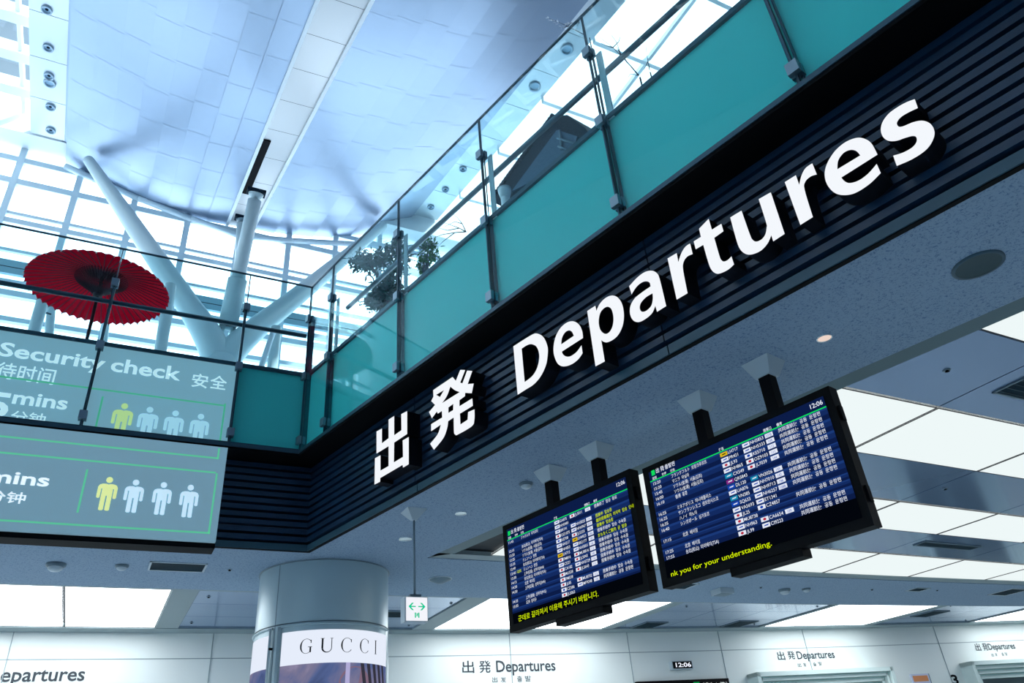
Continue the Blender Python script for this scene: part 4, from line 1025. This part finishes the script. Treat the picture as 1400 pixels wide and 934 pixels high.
for k in range(NRIB):
    a = 2*math.pi*(k+.25)/NRIB; b.tube([up(a, RU*.375, -.015), CU+Vector((.05*math.cos(a), .05*math.sin(a), -.06))], .006, 5)
b.build('struts', M_rib, root, kind='stuff')
b = MB(); b.lathe(CU, [(.0, -.10), (.055, -.10), (.06, -.03), (.03, -.02)], 16); b.lathe(CU, [(.02, .22), (.06, .22), (.06, .31), (.03, .36), (0, .37)], 16); b.build('hub', M_rib, root)
b = MB(); b.tube([Vector((ctr.x+.02, YU, ZM)), CU+Z*.33], .021, 10); b.build('pole', M_rib, root)
b = MB(); b.lathe(Vector((ctr.x+.02, YU, ZM)), [(0, .12), (.1, .12), (.28, .05), (.3, 0)], 20); b.build('base', M_tile, root)
b = MB()
for k in range(NRIB//2):
    a = 2*math.pi*k*2/NRIB; b.tube([up(a, RU*.99, .0), up(a, RU*1.004, -.016)], .008, 6)
b.build('rib_tips', mat('pale_tip', '#d8c8c0', 0.6), root, kind='stuff')

# =================================================================== BRANCHING STEEL COLUMN AND MASTS
YT = 17.0
P_ = lambda x, y, Y: at_y(x, y, Y)
fork = P_(303, 492, YT); base = Vector((fork.x-.05, YT, ZM))
root = thing('branching_column', base, 'white branching steel column with two big tapered arms behind the left balustrade', 'column')
M_col = mat('white_steel', '#c2d6dc', 0.4)
b = MB(); b.tube([base, Vector((fork.x-.03, YT, fork.z-.6)), fork], [.46, .44, .40], 28); tr = b.build('trunk', M_col, root)
for nm, pts, rr in (('left', [(300, 500, 17.0), (287, 462, 17.0), (262, 424, 17.1), (222, 366, 17.6), (174, 296, 18.3), (121, 219, 19.0)], [.36, .36, .30, .27, .23, .15]),
                    ('right', [(303, 500, 17.0), (322, 474, 17.0), (352, 447, 17.1), (398, 412, 17.5), (448, 371, 18.2), (524, 308, 19.0)], [.36, .34, .29, .26, .23, .15])):
    P3 = [P_(*q) for q in pts]; Q = []; RR = []
    for i in range(len(P3)-1):
        for t_ in (0, .34, .67): Q.append(P3[i].lerp(P3[i+1], t_)); RR.append(rr[i]+(rr[i+1]-rr[i])*t_)
    Q.append(P3[-1]); RR.append(rr[-1]); Q2 = [Q[0]]+[(Q[i-1]+Q[i]*2+Q[i+1])/4 for i in range(1, len(Q)-1)]+[Q[-1]]
    b = MB(); b.tube(Q2, RR, 24); b.build('arm', M_col, root)
def mast(pts, name, label, sleeve, r, cap_px):
    lo_, hi = pts
    root = thing(name, lo_, label, 'mast'); d = (hi-lo_)
    b = MB(); b.tube([lo_+d*sleeve, hi-d*.06], r, 20); b.build('tube', M_col, root)
    if sleeve > .1:
        b = MB(); b.tube([lo_+d*.035, lo_+d*sleeve], r*1.38, 20); b.build('sleeve', M_col, root)
        b = MB()
        for k in (-1, 1): b.cbox(lo_+d*.02+UX*.09*k, UX*.05, UY*.2, Z*.5)
        b.tube([lo_+d*.02-UX*.2, lo_+d*.02+UX*.2], .06, 10); b.build('pin_joint', M_col, root)
    b = MB(); b.tube([hi-d*.062, hi-d*.05, hi-d*.035, hi-d*.012], [r*.45, r*.6, r*1.0, r*1.15], 16); b.build('head', M_mgrey if sleeve <= .1 else M_col, root)
    b = MB(); b.cbox(hi, UX*.46, UY*.22, Z*.10); b.build('cap_plate', M_tile, root)
top1 = P_(350.5, 263, 15.6)
mast((P_(310, 452, 17.0), top1), 'roof_mast', 'white tubular mast with sleeve rising from the fork of the branching column', .36, .17, None)
mast((P_(326, 415, 19.4), P_(332, 299, 18.6)), 'roof_mast', 'thin white mast just left behind the sleeved mast', .02, .17, None)
b = MB(); a, c = P_(333, 254, 15.9), P_(318, 292, 18.3)
q = [Vector((a.x-.12, a.y, a.z)), Vector((a.x+.12, a.y, a.z)), Vector((c.x+.12, c.y, c.z)), Vector((c.x-.12, c.y, c.z))]
kz = [ECL(v.y).z-.05 for v in q]
sl = [Vector((ECL(v.y).x+(.05 if i in (0, 3) else .30), v.y, ECL(v.y).z-.01)) for i, v in enumerate(q)]
b.hexa(sl, [v+Z*.05 for v in sl]); b.build('slot_vent', M_black, None, 'long dark slot in the ceiling beside the mast head', 'vent')

# posts behind the left balustrade
for i, (x0, y0, x1, y1, Y, r, lb) in enumerate(((60, 405, 46, 455, 16, .12, 'white inclined post left of the umbrella pole, below its rim'), (70, 418, 67, 460, 18.5, .10, 'thin white post just right of the inclined one at left'),
        (233, 390, 219, 482, 16, .13, 'white round post under the right rim of the umbrella'), (378, 448, 372, 506, 16.6, .13, 'white round post right of the branching column'),
        (145, 440, 140, 480, 18.5, .09, 'thin white post behind the umbrella pole'))):
    lo_, hi = P_(x1, y1, Y), P_(x0, y0, Y); d = (lo_-hi).normalized(); lo_ = lo_+d*((lo_.z-ZM)/-d.z)
    root = thing('steel_post', lo_, lb, 'post', 'white posts along the glass facade')
    b = MB(); b.tube([lo_, hi], r, 16); b.build('shaft', M_col, root)
    b = MB(); b.tube([lo_, lo_-d*.06], r*1.6, 16); b.build('base_plate', M_col, root)
for x0, y0, x1, y1, Y, lb in ((374, 452, 356, 505, 16.2, 'slim inclined steel strut leaning against the post right of the column'), (489, 458, 452, 505, 15, 'grey inclined strut seen through the corner of the balustrades'), (52, 424, 70, 430, 16.1, 'thin dark bracket joining two posts at left')):
    hi_, lo_ = P_(x0, y0, Y), P_(x1, y1, Y); d_ = lo_-hi_
    if Y != 16.1: lo_ = hi_+d_*((hi_.z-ZM)/-d_.z)
    b = MB(); b.tube([hi_, lo_], .07 if Y != 16.1 else .02, 10); b.build('steel_strut', M_alu if Y != 16.1 else M_frame, None, lb, 'strut', 'inclined struts')

# downlights of the roof strips
M_ring = mat('pale_ring', '#a9c2d4', 0.4); M_lens = mat('pale_lens', '#9fc3dc', 0.3)
def roofl(px, py, z, r, label, g):
    p = at_z(px, py, z); root = thing('roof_downlight', p-Z*.03, label, 'downlight', g)
    b = MB(); b.lathe(p, [(r, .0), (r, -.05), (r*.72, -.05), (r*.66, .0)], 24); b.build('rim', M_ring, root)
    b = MB(); b.lathe(p, [(r*.66, -.004), (r*.3, -.002), (0, -.001)], 20); b.build('lens', M_lens, root)
    if r < .14:
        b = MB(); b.lathe(p, [(r*.32, -.006), (r*.2, -.012), (0, -.014)], 14); b.build('lamp', M_tile, root)
zl = SL(10).z
NTH = ('topmost', 'second from the top', 'just above the larger disc', 'just below the larger disc', 'lowest')
for k, (x, y) in enumerate(((64, 13), (66, 65), (67, 103.5), (69, 146), (69.5, 178))):
    roofl(x, y, zl, .125, 'small round downlight in the left white strip, %s' % NTH[k], 'downlights in the left roof strip')
roofl(68, 113, zl, .15, 'larger pale round disc in the left white roof strip among the downlights', None)
zr = SR(10).z
for x, y, l in ((633, 231, 'highest of four'), (609, 259, 'second highest'), (589, 283, 'third highest'), (571, 304, 'lowest of four')):
    roofl(x, y, zr, .125, 'small downlight behind the long glass balustrade, %s' % l, 'downlights in the right roof strip')
for x, y, l in ((775, 67, 'near the upper clamp'), (731, 118, 'below the sloping pale beam')):
    roofl(x, y, zr, .18, 'round pale disc in the right roof strip %s' % l, 'discs in the right roof strip')

# =================================================================== CATWALK, PLANTS AND TILED GABLE BEHIND THE LONG BALUSTRADE
def seg(name, px0, px1, Y0, Y1, r, m, label, cat, group=None):
    b = MB(); b.tube([P_(*px0, Y0), P_(*px1, Y1)], r, 12); return b.build(name, m, None, label, cat, group)
def mirrored(px, py, z):                         # where the long glass mirrors the left roof
    P = FA(0, GO, 0); g = at_plane(px, py, P, AN); d = ray(px, py); r = d-AN*2*d.dot(AN); return g+r*((z-g.z)/r.z)
ZK = 18.7
m_ = lambda x, y: mirrored(x, y, ZK)
root = thing('roof_catwalk', m_(735, 130), 'white catwalk with railing above the left skylight, mirrored in the long glass', 'catwalk')
b = MB()
for x0, y0, x1, y1, r in ((620, 192, 770, 153, .09), (622, 201, 770, 162, .06), (625, 210, 770, 172, .11)): b.tube([m_(x0, y0), m_(x1, y1)], r, 10)
b.build('deck_beam', M_white, root)
b = MB()
for x0, y0, x1, y1, r in ((660, 153, 880, 66, .05), (660, 128, 880, 40, .05), (690, 147, 760, 120, .04)): b.tube([m_(x0, y0), m_(x1, y1)], r, 10)
b.build('railing', M_white, root)
for x0, y0, x1, y1, r in ((733, 60, 756, 150, .24), (743, 70, 764, 140, .10), (670, 120, 688, 185, .22), (680, 130, 694, 172, .10), (797, 5, 824, 90, .24), (806, 10, 830, 75, .10), (985, 10, 1000, 60, .24), (1004, 5, 1012, 55, .10)):
    b = MB(); b.tube([m_(x0, y0), m_(x1, y1)], r, 14); b.build('strut', M_white, root)

# tiled gable, seen from below behind the glass
GD = -1.6
def gp(x, y, d=GD): s, z = a_sz(x, y, d); return s, z
outl = [(672, 275), (677, 267), (693, 242), (693.5, 240), (708, 224), (708.5, 222), (721, 204.5), (722, 202), (737, 183.5), (736, 181), (744, 170), (756, 159.5), (775.5, 157), (800, 175), (806, 184), (760, 240), (700, 290)]
root = thing('tiled_gable_house', FA(a_sz(740, 215, GD)[0], GD, ZM), 'dark tiled gable roof of a small wooden house behind the long balustrade', 'house')
b = MB(); c2 = [gp(*q) for q in outl]; b.hexa([FA(s, GD, z) for s, z in c2], [FA(s, GD-1.6, z+.15) for s, z in c2]); b.build('roof', M_tile, root)
b = MB(); wl = [gp(x, y, GD+.02) for x, y in ((762, 178), (790, 187), (786, 200), (725, 250), (700, 262), (728, 224))]
b.hexa([FA(s, GD+.03, z) for s, z in wl], [FA(s, GD-.01, z) for s, z in wl]); s_ = [c_[0] for c_ in wl]; b.box(FA(min(s_), GD-.2, ZM), AD*(max(s_)-min(s_)), Z*(min(c_[1] for c_ in wl)-ZM+.3), AN*.15); b.build('gable_wall', mat('dark_timber', '#3d5d76', 0.7, bump=(18, .4)), root)
b = MB()
for (x0, y0, x1, y1) in ((762, 189, 786, 196), (763, 200, 776, 205), (765, 178, 768, 205)):
    s0, z0 = gp(x0, y0, GD+.05); s1, z1 = gp(x1, y1, GD+.05); b.tube([FA(s0, GD+.05, z0), FA(s1, GD+.05, z1)], .014, 6)
b.build('lattice', mat('weathered_timber', '#6f8796', 0.7), root)
b = MB()
for k in range(26):                              # tile edge along the verge
    f = k/25; x = 677+f*(756-677); y = 267+f*(159.5-267); s, z = gp(x, y); b.tube([FA(s, GD+.03, z), FA(s, GD-.25, z+.02)], .030, 8)
b.build('verge_tiles', M_tile, root)
s, z = gp(690, 262, -1.0); r2 = thing('white_pot', FA(s, -1.0, ZM), 'pale round pot at the foot of the tiled gable', 'pot')
b = MB(); b.lathe(FA(s, -1.0, 0), [(.0, z-.10), (.05, z-.10), (.075, z+.0), (.07, z+.02), (.06, z+.02)], 20); b.lathe(FA(s, -1.0, 0), [(.05, ZM), (.05, z-.10)], 16); b.build('body', M_white, r2)
b = MB(); b.lathe(FA(s, -1.0, 0), [(.07, z+.015), (.078, z+.03), (.06, z+.03)], 20); b.build('rim', M_off, r2)

def leafy(name, label, blobs, off, stem_px, leaf_mat, n, size):
    s, z = a_sz(*stem_px, off); root = thing(name, FA(s, off, ZM), label, 'tree')
    b = MB(); P3 = []
    for x, y, r in blobs:
        s1, z1 = a_sz(x, y, off); P3.append((FA(s1, off, z1), r))
    for c, r in P3:
        for _ in range(int(n*r*r*260)):
            v = Vector((random.gauss(0, .36), random.gauss(0, .36), random.gauss(0, .30))); p = c+v*r*1.15
            u = Vector((random.uniform(-1, 1), random.uniform(-1, 1), random.uniform(-.5, .5))).normalized(); w_ = u.orthogonal().normalized(); w_ = (w_+Vector((0, 0, random.uniform(-.6, .2)))).normalized()
            L_ = size*random.uniform(.7, 1.3)
            b.face([p, p+u*L_*.5+w_*L_*.28, p+u*L_*1.1, p+u*L_*.5-w_*L_*.28])
    b.build('foliage', leaf_mat, root)
    b = MB(); f = FA(s, off, ZM); m_ = FA(s, off, z); b.tube([f, f.lerp(m_, .5)+Vector((.03, 0, 0)), m_], [.035, .028, .018], 8)
    for c, r in P3: b.tube([m_.lerp(f, .25), (m_+c)/2+Vector((0, 0, .05)), c], [.016, .011, .006], 6)
    b.build('stem', M_bark, root)
leafy('maple_tree', 'leafy dark green tree seen through the glass near the corner', [(492, 360, .16), (508, 362, .16), (522, 352, .12), (536, 345, .14), (545, 332, .10), (542, 366, .16), (528, 385, .15), (540, 395, .15), (520, 400, .13), (545, 410, .12), (508, 412, .14), (525, 416, .14), (500, 350, .10), (556, 352, .07)], -1.0, (530, 412), M_leaf2, 44, .085)
leafy('green_shrub', 'small bright green shrub right of the pale post behind the long balustrade', [(586, 340, .12), (580, 355, .10), (592, 350, .09), (577, 368, .07), (588, 333, .08)], -1.0, (580, 372), M_leaf, 44, .07)
def twigs(name, label, strokes, off, foot, r0):
    s, z = a_sz(*foot, off); root = thing(name, FA(s, off, ZM), label, 'plant', 'bare branches behind the long balustrade')
    b = MB(); b.tube([FA(s, off, ZM), FA(s, off, z)], r0*1.3, 8); b.build('stem', M_bark, root)
    for st in strokes:
        P3 = []
        for k, (x, y) in enumerate(st): s1, z1 = a_sz(x, y, off-.03*k); P3.append(FA(s1, off-.03*k, z1))
        b = MB(); b.tube(P3, [r0*(1-.75*k/(len(P3)-1)) for k in range(len(P3))], 6); b.build('branch', M_bark, root)
    return root
twigs('bare_branch', 'bare thin branches above the green shrub, left of the tiled gable', [[(637, 317), (632, 306), (625, 297), (616, 291)], [(637, 317), (628, 312), (612, 306), (598, 303)], [(637, 317), (622, 318), (604, 321), (592, 326)], [(628, 312), (612, 315), (600, 312)], [(622, 318), (606, 330), (600, 336)], [(632, 306), (622, 303), (608, 310)]], -.9, (640, 322), .007)
twigs('blossom_branch', 'bare branch leaning left from behind the long balustrade, right of the second post', [[(873, 103), (862, 90), (850, 77), (838, 65), (820, 51)], [(838, 65), (846, 57), (848, 50)], [(850, 77), (842, 62)], [(838, 65), (828, 62), (822, 59)], [(858, 86), (848, 72), (843, 58), (836, 48)]], -.7, (875, 106), .006)
twigs('bare_branch', 'thin twig with buds standing right of the leaning bare branch', [[(888, 95), (886, 84), (884, 72), (883, 60)], [(886, 84), (880, 96)], [(873, 103), (862, 101), (858, 107)]], -1.05, (889, 99), .005)
r_ = twigs('blossom_twig', 'small blossoming twig reaching past the top edge of the long balustrade', [[(800, 48), (788, 42), (776, 36), (763, 30), (750, 25)], [(776, 36), (781, 31), (790, 33)], [(776, 36), (769, 38)]], -.12, (806, 52), .004)
b = MB()
for x, y in ((750, 25), (755, 27.5), (760, 30), (764, 32), (768, 36), (772, 37), (775, 33), (779, 34), (781, 31), (776, 37), (790, 32), (786, 41), (793, 44)):
    s1, z1 = a_sz(x, y, -.15); c = FA(s1, -.15, z1)
    for k in range(4): u = Vector((random.uniform(-1, 1), random.uniform(-1, 1), random.uniform(-1, 1))).normalized(); w_ = u.orthogonal().normalized(); b.face([c, c+u*.018+w_*.009, c+u*.03, c+u*.018-w_*.009])
b.build('blossoms', mat('pale_blossom', '#e6e6ea', 0.6), r_)
